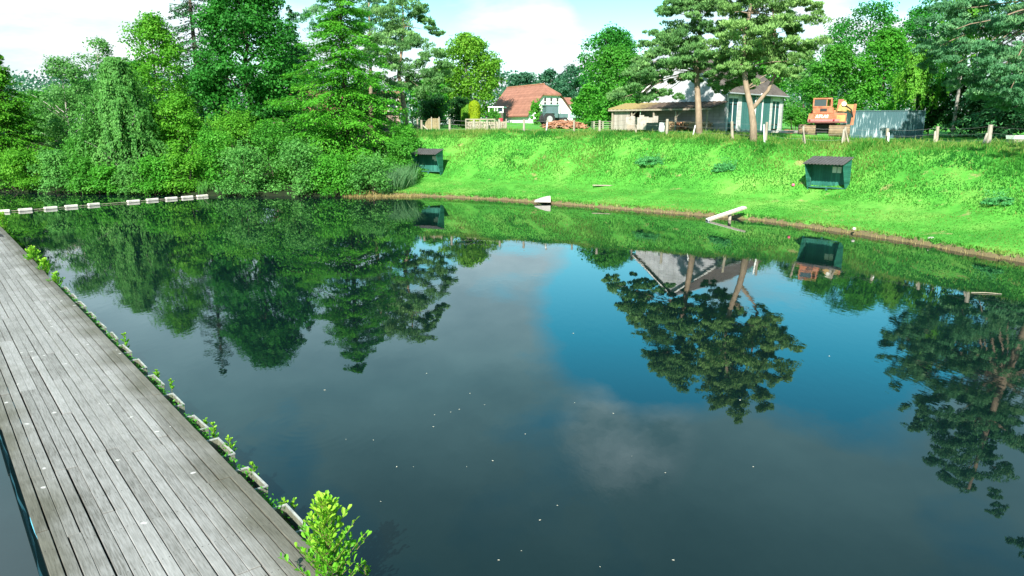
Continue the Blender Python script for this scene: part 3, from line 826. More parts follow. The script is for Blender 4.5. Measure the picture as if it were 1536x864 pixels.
pine('dark_pine', 'dark pine crown looming behind the tiered conifer tip', 78,
     [(556, 190), (556, 120), (555, 60), (553, -10)],
     [(555, -8, 26, 10), (540, 18, 24, 10), (568, 22, 26, 10), (548, 45, 28, 11), (575, 60, 24, 10), (560, 85, 30, 12), (540, 90, 25, 12), (470, 10, 25, 14), (475, 40, 25, 14)], leaf='pine_blue', per=420, base_r=0.25, ls=0.28)
layered('young_spruce', 'dim young spruce filling the gap between oak and tiered conifer', 445, 72, 10, 230, 60, 'spruce', whorls=18, per_whorl=7, spray=110, ls=0.26, droop=0.3, power=0.8)

FW = 'trees deep in the shore wood'
for lab, u, Zc, yt, yb, hw, lf in [('deep wood tree closing the gap between pointed conifer and grey birch', 62, 78, 138, 262, 50, 'mid'), ('deep wood tree behind the weeping willow', 135, 78, 118, 258, 50, 'mid'),
        ('deep wood tree between willow and ash', 212, 76, 96, 258, 46, 'oak'), ('deep wood tree under the sparse spruce', 318, 76, 96, 250, 52, 'mid'), ('deep wood tree in the dark between oak and tiered conifer', 452, 82, 70, 240, 52, 'oak'),
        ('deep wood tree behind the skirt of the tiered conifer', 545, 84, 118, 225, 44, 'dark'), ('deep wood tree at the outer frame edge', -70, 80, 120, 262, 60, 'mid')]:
    broadleaf('wood_tree', lab, u, Zc, yt, yb, hw, lf, 60, 170, 0.28, group=FW, limbs=8)
W = 'shrubs along the wooded shore'
for nm, lab, u, Zc, yt, yb, hw, lf in [
    ('shore_shrub', 'yellow-green shrub under the pointed conifer', 22, 56.5, 228, 289, 40, 'lime'),
    ('shore_shrub', 'pale grey-green sallow shrub at the foot of the grey birch', 76, 56, 228, 291, 36, 'willow'),
    ('shore_shrub', 'mid-green shrub behind the floats, between grey birch and willow', 124, 59, 205, 276, 36, 'mid'),
    ('shore_shrub', 'drooping dark green shrub filling the bank between sallow and willow fringe', 116, 55, 238, 292, 30, 'mid'),
    ('shore_shrub', 'low shrub in the shade right under the hanging willow curtain', 190, 54.5, 250, 293, 26, 'weep'),
    ('shore_shrub', 'small bright shrub touching the water under the willow fringe', 150, 54.5, 252, 290, 22, 'bright'),
    ('shore_shrub', 'bright leafy shrub standing in the water beside the willow', 228, 54, 238, 294, 30, 'bright'),
    ('shore_shrub', 'broad yellow-green shrub below the hazel', 272, 54.5, 226, 295, 38, 'lime'),
    ('shore_shrub', 'round light shrub in front of the oak trunk', 318, 56, 196, 292, 40, 'bright'),
    ('shore_shrub', 'grey-leaved willow bush at the waterline below the oak', 362, 53.5, 222, 296, 42, 'willow'),
    ('shore_shrub', 'tall mid-green bush between oak and tiered conifer', 408, 57, 182, 290, 42, 'mid'),
    ('shore_shrub', 'billowing willow bush under the lowest conifer tiers', 448, 53.8, 212, 296, 46, 'willow'),
    ('shore_shrub', 'bright spreading bush overhanging the water below the tiered conifer', 500, 53.5, 232, 297, 44, 'bright'),
    ('shore_shrub', 'soft grey-green willow bush next to the reed clump', 552, 53.6, 236, 297, 40, 'willow'),
    ('shore_shrub', 'leafy bush at the tip of the tiered conifer skirt', 598, 57, 214, 274, 30, 'mid'),
    ('shore_shrub', 'dark bush in the shade behind the tiered conifer', 470, 60, 190, 262, 44, 'mid'),
    ('shore_shrub', 'bright bush beside the small shelter, uphill of the reeds', 606, 60.5, 188, 250, 26, 'bright'),
    ('shore_shrub', 'yellowish shrub up the slope beneath the oak limbs', 350, 61, 168, 240, 46, 'lime'),
    ('shore_shrub', 'shaded shrub beneath the ash, behind the hazel', 205, 62, 205, 278, 40, 'oak')]:
    shrub(nm, lab, u, Zc - 1.3, yt - 6, yb + 1, hw * 1.15, {'lime': 'fresh'}.get(lf, lf), group=W, n_clump=46, per=210, ls=0.17)

def reeds(name, label, spots, h, leaf, cat, wid=0.035, group=None):
    Vs, ts = [], []
    c0 = Vector((spots[0][0], spots[0][1], 0.0))
    for x, y, n, rad in spots:
        a = rng.random(n) * 6.28; r = rad * rng.random(n) ** 0.5
        bx, by = x + np.cos(a) * r, y + np.sin(a) * r
        bz = np.maximum(tz_d(bx, by, sdist(bx, by)), -0.1) - 0.05
        hh = h * rng.uniform(0.6, 1.15, n)
        le = rng.normal(size=(n, 2)) * 0.30
        b0 = np.stack([bx, by, bz], -1) - np.array(c0)
        tip = b0 + np.stack([le[:, 0] * hh, le[:, 1] * hh, hh], -1)
        mid = (b0 + tip) / 2 + np.stack([-le[:, 0] * hh * 0.2, -le[:, 1] * hh * 0.2, hh * 0.06], -1)
        ang = rng.random(n) * 3.14
        s = np.stack([np.cos(ang), np.sin(ang), np.zeros(n)], -1) * wid / 2
        q = np.stack([b0, mid + s, tip, mid - s], 1)
        Vs.append(q.reshape(-1, 3)); ts.append(np.clip(0.5 + rng.normal(size=n) * 0.2, 0, 1))
    o = link(name, np_mesh(name, np.concatenate(Vs), 4, np.concatenate(ts)), LEAF[leaf], loc=c0)
    return tag(o, label, cat, group)

def gxy(u, v):
    p = G(u, v); return p.x, p.y
def on(u, v, n, rad): x, y = gxy(u, v); return (x, y, n, rad)
reeds('reed_clump', 'blue-green reed clump on the shore beside the small shelter', [on(592, 291, 500, 0.9), on(608, 289, 400, 0.8), on(578, 293, 300, 0.8)], 1.6, 'reed', 'reeds')
reeds('dry_reeds', 'straw-coloured dead reeds at the waterline below the willow bushes', [on(u, 295, 120, 0.5) for u in range(525, 625, 12)], 0.35, 'dry', 'reeds')
reeds('sedge_tuft', 'pale upright sedge tuft at the end of the float line', [on(304, 293, 60, 0.35), on(311, 292, 40, 0.3)], 0.9, 'willow', 'reeds')

# ------------------------------------------------------------------ trees of the farmyard
broadleaf('walnut_tree', 'round yellow-green walnut tree in front of the red-roofed farmhouse', 702, 128, 53, 176, 61, 'lime', 130, 200, 0.40, rc_rng=(0.14, 0.26), trunk_r=0.4, prof=ovoid)
broadleaf('ash_tree', 'lush green tree between shore pine and walnut', 646, 96, 118, 182, 36, 'bright', 50, 150, 0.34)
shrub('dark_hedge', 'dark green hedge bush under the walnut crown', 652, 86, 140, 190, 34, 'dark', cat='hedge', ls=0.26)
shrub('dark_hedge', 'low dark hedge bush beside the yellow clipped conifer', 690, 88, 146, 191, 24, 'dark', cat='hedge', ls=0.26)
def clipped(name, label, u, Zc, yt, yb, hw, leaf):
    base = gp(u, Zc); k = px_size(Zc); r = hw * k; zt = P(u, yt, Zc).z - base.z
    n = 5200
    a = rng.random(n) * 6.28; t = rng.random(n)
    rad = r * np.minimum(1, np.sqrt(np.maximum(0, 1 - np.maximum(0, (t - 0.78) / 0.22) ** 2)) + 0.02) * (0.9 + 0.1 * rng.random(n))
    rad *= np.where(rng.random(n) < 0.15, rng.random(n), 1)
    c = np.stack([np.cos(a) * rad, np.sin(a) * rad, zt * t], -1)
    nn = unit(np.stack([np.cos(a), np.sin(a), 0.3 + 0 * a], -1) + rng.normal(size=(n, 3)) * 0.4)
    V = leaf_quads(c, nn, 0.24 * rng.uniform(0.7, 1.3, n), 0.09, np.tile([0, 0, 1.0], (n, 1)) + rng.normal(size=(n, 3)) * 0.25)
    root = tree_root(name, label, 'shrub', base)
    link('foliage', np_mesh('foliage', V, 4, np.clip(rng.normal(size=n) * 0.2 + 0.5, 0, 1)), LEAF[leaf], root)
    MB().tube([(0, 0, -0.2), (0, 0, zt * 0.8)], [0.09, 0.03], 7).build('stem', M['bark'], root)
clipped('golden_conifer', 'bright yellow clipped column conifer beside the pale cabin', 712, 80, 152, 192, 8.5, 'yellow')
clipped('golden_bush', 'shorter olive-yellow bush pressed against the clipped yellow column', 701, 81, 158, 192, 9, 'lime')
shrub('garden_bush', 'mid-green garden bush between yellow column and pale cabin', 740, 80, 166, 192, 15, 'mid', n_clump=22, per=120)
shrub('garden_bush', 'small round bush in front of the white farmhouse gable', 804, 108, 152, 186, 11, 'bright', n_clump=24, per=140, ls=0.3)
FT = 'far trees behind the farmhouse'
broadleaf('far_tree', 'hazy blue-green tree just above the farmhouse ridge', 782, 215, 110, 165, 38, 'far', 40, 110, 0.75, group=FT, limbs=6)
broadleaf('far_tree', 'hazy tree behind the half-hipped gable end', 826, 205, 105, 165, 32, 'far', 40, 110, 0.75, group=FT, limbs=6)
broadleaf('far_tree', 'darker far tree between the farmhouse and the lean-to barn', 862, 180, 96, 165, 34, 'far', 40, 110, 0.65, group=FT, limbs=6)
broadleaf('poplar_tree', 'tall dark tree with knobbly outline behind the bushy maple', 914, 140, 44, 170, 58, 'oak', 90, 150, 0.46, rc_rng=(0.17, 0.3))
broadleaf('maple_tree', 'bushy bright green maple standing left of the lean-to shed', 922, 104, 70, 182, 54, 'mid', 100, 190, 0.34, rc_rng=(0.17, 0.3), prof=ovoid)
broadleaf('elder_tree', 'low elder tree beside the tractor and tile heap', 884, 86, 128, 190, 30, 'bright', 46, 170, 0.26, prof=ovoid)
broadleaf('beech_tree', 'deep green beech rising behind the barn roof', 1140, 100, 74, 180, 66, 'mid', 90, 170, 0.34)
broadleaf('aspen_tree', 'grey-green aspen between barn and excavator', 1202, 84, 78, 188, 36, 'birch', 60, 150, 0.26, prof=ovoid)
broadleaf('field_oak', 'ragged dark oak showing sky gaps above the excavator', 1290, 96, 8, 130, 78, 'oak', 84, 170, 0.32, rc_rng=(0.14, 0.26), fill=False, loose=0.1)
broadleaf('field_oak', 'second dark oak behind the weeping birches', 1372, 98, 6, 150, 56, 'oak', 70, 170, 0.34, rc_rng=(0.16, 0.28))
broadleaf('alder_tree', 'leafy mid-green alder directly behind the excavator', 1242, 76, 70, 188, 52, 'mid', 90, 190, 0.25, prof=ovoid, rc_rng=(0.18, 0.32))
broadleaf('alder_tree', 'light green alder behind the rusty container', 1318, 75, 46, 188, 52, 'bright', 96, 190, 0.25, prof=ovoid, rc_rng=(0.18, 0.32))
weeping('weeping_birch', 'bright weeping birch hanging over the container end', 1366, 69, 62, 176, 34, 'weep_bright', strands=170, per=60, ls=0.20)
weeping('weeping_birch', 'tall weeping birch with pale trunk between container and big pine', 1428, 66, -40, 150, 46, 'weep_bright', strands=230, per=60, ls=0.21)
layered('dark_spruce', 'dark spruce standing in the shade behind the big pine', 1550, 62, -190, 180, 112, 'spruce', whorls=28, per_whorl=9, spray=260, ls=0.27, droop=0.3, power=0.7)
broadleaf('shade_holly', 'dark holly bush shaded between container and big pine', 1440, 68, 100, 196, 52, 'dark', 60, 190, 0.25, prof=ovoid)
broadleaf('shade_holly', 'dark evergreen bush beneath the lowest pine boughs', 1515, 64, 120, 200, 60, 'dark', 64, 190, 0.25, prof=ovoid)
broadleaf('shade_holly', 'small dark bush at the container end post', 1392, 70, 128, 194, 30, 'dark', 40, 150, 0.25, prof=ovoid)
shrub('nettle_bush', 'bright bush in the gap between barn and excavator', 1192, 66, 158, 194, 17, 'mid', n_clump=20, per=130)

# the two pines in front of the barn
pine('barn_pine', 'straight-trunked pine with dark layered boughs in front of the white barn', 54,
     [(1049, 206), (1048, 170), (1046, 135), (1045, 108), (1043, 82), (1049, 55), (1051, 30), (1046, -4), (1044, -26)],
     [(1044, -26, 24, 9), (1020, -12, 26, 8), (1060, -10, 26, 8), (1042, 0, 34, 10), (1004, 22, 24, 8), (1064, 12, 26, 9), (1022, 40, 32, 9), (984, 60, 17, 6), (1066, 44, 24, 9), (1006, 74, 34, 9), (1040, 66, 26, 8), (970, 90, 18, 7),
      (1000, 98, 34, 9), (1028, 96, 24, 8), (960, 112, 24, 8), (945, 132, 19, 7), (985, 118, 26, 8), (930, 146, 14, 5), (966, 145, 14, 5), (996, 140, 13, 7),
      (1066, 84, 24, 9), (1086, 112, 22, 11), (1098, 126, 15, 7), (1070, 104, 18, 8), (1022, 116, 14, 5), (1058, 118, 11, 5)],
     base_r=0.26, per=680, depth=2.0, ls=0.23, extra=5)
pine('forked_pine', 'pine with a forked pale trunk in front of the barn doors', 49,
     [(1131, 209), (1130, 188), (1127, 164), (1120, 134), (1115, 100), (1117, 64), (1124, 20), (1130, -20), (1138, -52)],
     [(1140, -56, 22, 9), (1128, -42, 30, 9), (1160, -38, 26, 9), (1108, -24, 26, 9), (1178, -20, 26, 9), (1130, -14, 46, 10), (1098, 14, 28, 9), (1146, 10, 34, 10), (1188, 8, 24, 9), (1206, 24, 13, 6), (1112, 36, 34, 9), (1158, 36, 34, 10), (1192, 44, 20, 8), (1090, 58, 26, 9),
      (1134, 60, 34, 10), (1172, 64, 30, 10), (1198, 74, 16, 7), (1104, 82, 30, 9), (1146, 84, 26, 9), (1182, 90, 24, 9), (1122, 100, 20, 7), (1160, 104, 18, 7), (1180, 112, 14, 6),
      (1096, 100, 18, 8), (1140, 122, 10, 4)],
     limbs_px=[([(1128, 164), (1140, 150), (1152, 136), (1162, 114), (1160, 80), (1163, 40), (1158, 10)], 0.15, 0.05), ([(1162, 114), (1170, 95), (1178, 82)], 0.07, 0.03)],
     base_r=0.25, per=640, depth=1.9, ls=0.22, leaf='pine_warm', extra=5)
pine('big_pine', 'huge blue-green pine whose boughs sweep in over the fence end', 47,
     [(1610, 226), (1606, 150), (1600, 80), (1592, 0), (1590, -80), (1592, -160), (1594, -230)],
     [(1402, 50, 16, 10), (1420, 70, 24, 11), (1450, 42, 30, 11), (1490, 32, 34, 11), (1532, 36, 32, 12), (1462, 74, 30, 11), (1500, 78, 36, 11), (1540, 80, 34, 12), (1428, 94, 24, 9),
      (1445, 108, 22, 9), (1482, 108, 30, 10), (1520, 116, 32, 11), (1502, 142, 30, 10), (1534, 150, 30, 11), (1478, 138, 20, 8), (1560, 120, 35, 12), (1565, 160, 32, 12),
      (1436, 10, 24, 10), (1476, -4, 32, 11), (1520, -8, 34, 11), (1560, 10, 36, 12), (1460, -36, 24, 10), (1504, -48, 32, 11), (1550, -40, 36, 12), (1524, -86, 26, 10),
      (1566, -90, 36, 12), (1600, -60, 38, 12), (1510, -104, 26, 10), (1546, -140, 30, 10), (1590, -160, 34, 11), (1560, -184, 26, 10), (1592, -205, 30, 10), (1596, -240, 24, 9), (1488, -70, 26, 10), (1630, -110, 34, 12), (1640, -40, 40, 14), (1650, 30, 44, 14),
      (1620, 60, 40, 14), (1670, 100, 44, 14), (1630, 140, 40, 14), (1690, 20, 36, 14)],
     leaf='pine_blue', base_r=0.42, per=640, depth=2.4, ls=0.22, extra=5)

pb0 = Vector((22.6, 24.5, tz(22.6, 24.5)))
def px_of(x, y, z):
    d = Vector((x, y, z - H)); f_ = d.y * CT - d.z * ST; up_ = d.y * ST + d.z * CT
    return 768 + F * d.x / f_, 432 - F * up_ / f_, f_
u0_, v0_, zc0_ = px_of(*pb0)
pads_ = []
for (dx_, z_) in ((0, 14.5), (-1.2, 13.6), (1.3, 13.4), (-2.2, 12.5), (0.2, 12.4), (2.3, 12.0), (-1.6, 11.3), (1.0, 11.0), (2.8, 10.6), (-2.8, 11.6)):
    uu, vv, _ = px_of(22.6 + dx_, 24.5, z_); pads_.append((uu, vv, 34, 14))
tp_px = [px_of(22.6, 24.5, z_)[:2] for z_ in (pb0.z, 6.0, 10.0, 14.6)]
pine('bank_pine', 'pine outside the picture whose shadow darkens the slope below the fence end', zc0_, tp_px, pads_, leaf='pine_blue', per=260, base_r=0.25, depth=1.6, ls=0.26, extra=1)

# far wood that reads as one mass along the horizon
nW = 110000
u_ = rng.uniform(-900, 2500, nW); zc_ = rng.uniform(230, 330, nW)
ht = 9 + 6 * lat(u_, zc_, 60, 3) + 4 * lat(u_, zc_, 17, 5)
x_ = zc_ * (u_ - 768) / F; y_ = zc_
z_ = 0.5 + (ht + 6.5) * rng.random(nW) ** 0.8
nn = unit(rng.normal(size=(nW, 3)) + np.array([0, -0.5, 0.7]))
V = leaf_quads(np.stack([x_, y_, z_], -1), nn, rng.uniform(0.8, 1.6, nW), rng.uniform(0.6, 1.0, nW))
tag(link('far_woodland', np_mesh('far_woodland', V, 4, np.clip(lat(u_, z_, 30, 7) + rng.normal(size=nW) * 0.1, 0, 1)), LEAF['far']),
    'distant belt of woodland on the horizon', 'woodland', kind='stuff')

# ------------------------------------------------------------------ grass on the bank
nG = 420000
gx_ = rng.uniform(-11, 40, nG); gy_ = rng.uniform(22, 66, nG)
gd = sdist(gx_, gy_)
keep = (gd > 0.12) & (gd < 16) & (gx_ > -11) & (np.abs(gx_) < gy_ * 0.78 + 4)
keep &= rng.random(nG) < np.where(gd < 4.5, 0.8, 1.0) * np.where(gd > 12, 0.5, 1.0)
gx_, gy_, gd = gx_[keep], gy_[keep], gd[keep]
n = len(gx_)
gz = tz_d(gx_, gy_, gd)
patch = lat(gx_, gy_, 3.1, 4) * 0.6 + lat(gx_, gy_, 1.3, 6) * 0.4
tall = ss(4.0, 6.0, gd)
dry = ss(0.63, 0.82, lat(gx_, gy_, 1.15, 9) * 0.55 + lat(gx_, gy_, 0.5, 12) * 0.45) * ss(1.0, 2.5, gd)
lush = ss(0.62, 0.80, lat(gx_, gy_, 2.0, 15) * 0.6 + lat(gx_, gy_, 0.9, 21) * 0.4) * tall
topb = ss(8.6, 10.2, gd)
hh = (0.04 + 0.04 * rng.random(n)) * (1 - tall) + tall * (0.08 + 0.20 * patch * rng.random(n)) + topb * 0.14 * rng.random(n) ** 2
edge = ss(0.55, 0.15, gd)
hh += edge * 0.16 * rng.random(n)
tint = np.clip(0.36 + 0.95 * (patch - 0.42) + rng.normal(size=n) * 0.09 + topb * 0.30 * rng.random(n) + 0.12 * (1 - tall), 0, 1)
hh *= 1 - 0.65 * dry
hh *= 1 + 0.5 * lush
tint = np.clip(tint - 0.22 * lush, 0, 1)
tint = np.where(rng.random(n) < 0.75 * dry, 0.85 + 0.15 * rng.random(n), tint)
seed_ = rng.random(n) < 0.015 * tall + 0.035 * topb
tint = np.where(seed_, 1.0, tint)
hh = np.where(seed_, hh + 0.08 + 0.16 * rng.random(n) * topb, hh)
ang = rng.random(n) * 6.28
wd = 0.022 + 0.026 * rng.random(n)
le = rng.normal(size=(n, 2)) * 0.45
b0 = np.stack([gx_, gy_, gz - 0.02], -1)
s = np.stack([np.cos(ang), np.sin(ang), 0 * ang], -1) * wd[:, None]
tip = b0 + np.stack([le[:, 0] * hh, le[:, 1] * hh, hh], -1)
V = np.stack([b0 - s, b0 + s, tip], 1).reshape(-1, 3)
tag(link('bank_grass', np_mesh('bank_grass', V, 3, tint), LEAF['grass']), 'long bright green grass covering the bank', 'grass', kind='stuff')
# dead stems along the brown water's edge
ux, uy = [], []
for i in range(len(shore) - 8):
    a, b_ = shore[i], shore[i + 1]
    for _ in range(int((b_ - a).length * 26)):
        t = random.random(); p = a.lerp(b_, t); ux.append(p.x + random.gauss(0, 0.08)); uy.append(p.y + random.gauss(0, 0.08))
ux, uy = np.array(ux), np.array(uy); n = len(ux)
hh = rng.uniform(0.05, 0.17, n) * np.where(rng.random(n) < 0.05, 2.4, 1)
b0 = np.stack([ux, uy, np.full(n, 0.0)], -1)
ang = rng.random(n) * 6.28; s = np.stack([np.cos(ang), np.sin(ang), 0 * ang], -1) * 0.012
tip = b0 + np.stack([rng.normal(size=n) * 0.2 * hh, rng.normal(size=n) * 0.2 * hh, hh], -1)
tag(link('edge_stems', np_mesh('edge_stems', np.stack([b0 - s, b0 + s, tip], 1).reshape(-1, 3), 3, rng.random(n)), LEAF['dry']),
    'short dead stems along the brown waterline', 'grass', kind='stuff')
shrub('nettle_patch', 'blue-green nettle patch on the slope below the lean-to', 978, hit(978, 241)[1], 233, 248, 28, 'nettle', cat='weeds', base=hit(978, 241)[0], n_clump=90, per=70, ls=0.11, flat=0.4)
shrub('nettle_patch', 'low nettle patch on the slope below the forked pine', 1088, hit(1088, 251)[1], 243, 258, 22, 'nettle', cat='weeds', base=hit(1088, 251)[0], n_clump=80, per=70, ls=0.11, flat=0.4)
shrub('nettle_patch', 'leafy weeds near the frame edge downhill of the fence end', 1505, hit(1505, 301)[1], 293, 308, 30, 'nettle', cat='weeds', base=hit(1505, 301)[0], n_clump=80, per=70, ls=0.09, flat=0.4)

# ------------------------------------------------------------------ shelters on the bank
M['green_boards'] = mat_planks('green_boards', (0.012, 0.10, 0.075), (0.035, 0.20, 0.145), 0.11, 'Z', 0.6)
M['green_upright'] = mat_planks('green_upright', (0.012, 0.10, 0.075), (0.035, 0.19, 0.14), 0.14, 'X', 0.6)
M['green_trim'] = mat_plain('green_trim', (0.03, 0.13, 0.10), 0.6, 0.3, 5)
M['felt'] = mat_plain('roof_felt', (0.075, 0.072, 0.072), 0.9, 0.3, 3, bump=0.5)
M['paper'] = mat_plain('paper', (0.62, 0.64, 0.62), 0.7, 0.06, 8)

def shelter(label, u, v, Zc, a_deg, notice, W_=2.15, Hh=1.48):
    b, Zc = hit(u, v)
    b.z += 0.05
    # local: x along the front (viewer's right), y back, z up
    root = tag(empty('bench_shelter', b, -R(a_deg)), label, 'shelter', 'green bench shelters on the bank')
    dF, dB = -0.60, 0.52          # roof reaches from dF to dB
    for sx_ in (-1, 1):
        x = sx_ * W_ / 2
        MB().prism([(dF + 0.06, Hh), (dB, Hh + 0.32), (dB, 0.35), (dB - 0.06, -0.14), (dF + 0.74, -0.14)], x - 0.025, x + 0.025, axis='x').build('side_panel', M['green_boards'], root)
        if True:
            MB().box(x - sx_ * 0.028 - 0.03, x - sx_ * 0.028 + 0.03, 0.24, 0.30, 0.2, Hh + 0.14).build('batten', M['green_trim'], root)
    MB().box(-W_ / 2 + 0.03, W_ / 2 - 0.03, dB - 0.05, dB - 0.01, 0.02, Hh + 0.29).build('back_panel', M['green_upright'], root)
    rf = MB()
    nseg = 24
    for i in range(nseg):                                   # corrugated sheet
        x0 = -W_ / 2 - 0.08 + (W_ + 0.16) * i / nseg; x1 = -W_ / 2 - 0.08 + (W_ + 0.16) * (i + 1) / nseg
        z = 0.014 * (1 if i % 2 else -1)
        rf.prism([(dF - 0.05, Hh + 0.02 + z), (dB + 0.10, Hh + 0.375 + z), (dB + 0.10, Hh + 0.415 + z), (dF - 0.05, Hh + 0.06 + z)], x0, x1, axis='x')
    rf.build('roof', M['felt'], root)
    bench = MB().box(-W_ / 2 + 0.04, W_ / 2 - 0.04, 0.05, 0.40, 0.15, 0.20).build('seat', M['green_trim'], root)
    MB().box(-0.05, 0.05, 0.08, 0.18, -0.40, 0.15).build('leg', M['green_trim'], root)
    nb = MB()
    if notice == 'pair':
        nb.box(0.10, 0.33, dB - 0.075, dB - 0.053, 1.00, 1.34); nb.box(0.37, 0.60, dB - 0.075, dB - 0.053, 1.00, 1.34)
    else:
        nb.box(0.20, 0.56, dB - 0.075, dB - 0.053, 1.08, 1.32); nb.box(0.36, 0.60, dB - 0.080, dB - 0.076, 0.96, 1.20)
    nb.build('notice', M['paper'], root)
    return root
shelter('green open-fronted bench shelter with a double notice, below the container', 1238, 288, 41.6, 46, 'pair')
shelter('green open-fronted bench shelter beside the reeds and willow bushes', 641.5, 261.5, 58.5, 24, 'single')

# ------------------------------------------------------------------ fence along the crest
fence = empty('wire_fence', gp(1000, 53)); tag(fence, 'post and wire fence with pale timber posts along the bank crest', 'fence')
F0 = fence.location.copy()
# (u, top y, base y, depth, half width, material, lean px)
posts = [(619, 176, 188, 72, 0.10, 'pale_timber', 1), (626.5, 178, 204, 66, 0.07, 'weathered', 0), (632.5, 180, 196, 65, 0.11, 'weathered', 0), (674.5, 178.5, 197, 63, 0.10, 'pale_timber', 0),
         (711, 179.5, 196, 66, 0.11, 'pale_timber', 0), (731, 180.5, 196, 67, 0.09, 'pale_timber', 0), (749, 179, 198, 62, 0.10, 'pale_timber', 0), (786, 179, 199, 61, 0.10, 'pale_timber', 0),
         (821, 180, 199, 60, 0.08, 'pale_timber', 2), (861, 180, 197, 60, 0.08, 'weathered', 0), (899.5, 180, 198, 58, 0.10, 'pale_timber', 0), (954, 176, 199, 56, 0.09, 'weathered', 0),
         (1000.5, 178.5, 202, 54, 0.11, 'pale_timber', 0), (1097, 182, 204, 50, 0.10, 'weathered', -3), (1149.5, 183, 207, 48.5, 0.09, 'weathered', 0),
         (1204, 189, 211, 47, 0.07, 'pale_timber', -3), (1267, 190, 213, 46.2, 0.10, 'weathered', 1), (1330, 192.5, 215, 45, 0.10, 'weathered', -2),
         (1405, 189.5, 217.5, 43.2, 0.10, 'weathered', 0), (1484, 187, 216, 40.3, 0.13, 'pale_timber', 0), (1585, 190, 222, 36.5, 0.12, 'weathered', 0)]
tops = []
for (u, vt, vb, Zc, hw_, mt, ln) in posts:
    a = P(u - ln, vb + 4, Zc); b_ = P(u, vt, Zc)
    a.y = b_.y = (a.y + b_.y) / 2
    g = tz(a.x, a.y); a.z = min(a.z, g) - 0.2
    MB().tube([a - F0, (a + b_) / 2 - F0, b_ - F0], [hw_ * 1.0, hw_ * 0.97, hw_ * 0.9], 8).build('post', M[mt], fence)
    tops.append(b_)
for (u0, v0, u1, v1, Zc, r, mt) in [(633, 187, 646, 199, 65, 0.07, 'pale_timber'), (1146, 187, 1147.5, 208, 48.3, 0.05, 'white_paint'), (1266, 194, 1263, 214, 45.8, 0.06, 'pale_timber'),
                                    (1268, 194, 1274, 213, 46.0, 0.05, 'weathered'), (1333, 199, 1332, 216, 44.6, 0.05, 'white_paint'), (1403, 197, 1401, 218, 42.8, 0.06, 'pale_timber'),
                                    (1481, 200, 1473, 217, 40.0, 0.06, 'pale_timber'), (821, 184, 819, 199, 59.6, 0.045, 'white_paint'), (1043, 188, 1039, 200, 53, 0.04, 'white_paint'), (1204.5, 192, 1209, 211, 46.8, 0.05, 'weathered')]:
    a, b_ = P(u0, v0, Zc), P(u1, v1, Zc)
    b_.z = min(b_.z, tz(b_.x, b_.y) - 0.1)
    MB().tube([a - F0, b_ - F0], r, 7).build('brace', M[mt], fence)
wires = [tops[i] for i in (1, 3, 6, 7, 8, 9, 10, 11, 12, 13, 14, 15, 16, 17, 18, 19, 20)]
for dz in (-0.08, -0.42, -0.78):
    pts = []
    for i in range(len(wires) - 1):
        a, b_ = wires[i], wires[i + 1]
        for k in range(4):
            t = k / 4; p = a.lerp(b_, t); p.z += dz - 0.10 * math.sin(math.pi * t); pts.append(p - F0)
    pts.append(wires[-1] + Vector((0, 0, dz)) - F0)
    MB().tube(pts, 0.006, 4).build('wire', M['wire'], fence)

# ------------------------------------------------------------------ barn with lean-to
M['block'] = mat_grid('shade_toned_block', (0.54, 0.56, 0.59), (0.30, 0.31, 0.33), 0.55, 0.28, ('Y', 'Z'))  # pine shade on the gable mixed into its greyer, bluer block colour
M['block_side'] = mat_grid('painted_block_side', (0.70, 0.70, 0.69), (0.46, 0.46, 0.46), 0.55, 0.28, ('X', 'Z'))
M['teal_clad'] = mat_planks('teal_cladding', (0.045, 0.15, 0.15), (0.08, 0.23, 0.22), 0.16, 'X', 0.6)
M['teal_door'] = mat_planks('teal_door', (0.02, 0.085, 0.095), (0.035, 0.13, 0.14), 0.13, 'X', 0.55)
M['barn_roof'] = mat_plain('fibre_cement', (0.10, 0.085, 0.075), 0.9, 0.35, 1.6, bump=0.4)
m = mat_plain('mossy_sheet', (0.085, 0.06, 0.045), 0.95, 0.35, 2.2, c2=(0.16, 0.11, 0.075), bump=0.6); M['moss_roof'] = m
nt = m.node_tree; L = nt.links.new; pb_ = [q for q in nt.nodes if q.type == 'BSDF_PRINCIPLED'][0]; src = pb_.inputs['Base Color'].links[0].from_socket
tc = N(nt, 'ShaderNodeTexCoord'); sx = N(nt, 'ShaderNodeSeparateXYZ'); L(tc.outputs['Object'], sx.inputs[0])
nz = N(nt, 'ShaderNodeTexNoise', inp={'Scale': 0.8, 'Detail': 6, 'Roughness': 0.7}); L(tc.outputs['Object'], nz.inputs['Vector'])
ma = N(nt, 'ShaderNodeMath', operation='MULTIPLY_ADD', inp={1: 5.0}); L(nz.outputs['Fac'], ma.inputs[0]); L(sx.outputs['Y'], ma.inputs[2])
mr = N(nt, 'ShaderNodeMapRange', inp={'From Min': 8.8, 'From Max': 10.4}); L(ma.outputs[0], mr.inputs['Value'])
mm = N(nt, 'ShaderNodeMixRGB', inp={2: (0.30, 0.23, 0.09, 1)}); L(mr.outputs[0], mm.inputs[0]); L(src, mm.inputs[1]); L(mm.outputs[0], pb_.inputs['Base Color'])
M['stored_planks'] = mat_plain('stored_planks', (0.36, 0.26, 0.14), 0.85, 0.35, 3, stretch=(4, 0.3, 6), bump=0.4)
M['grey_sheet'] = mat_plain('grey_sheet', (0.34, 0.37, 0.38), 0.6, 0.15, 3)
M['green_sheet'] = mat_plain('green_sheet', (0.12, 0.17, 0.13), 0.6, 0.25, 3)

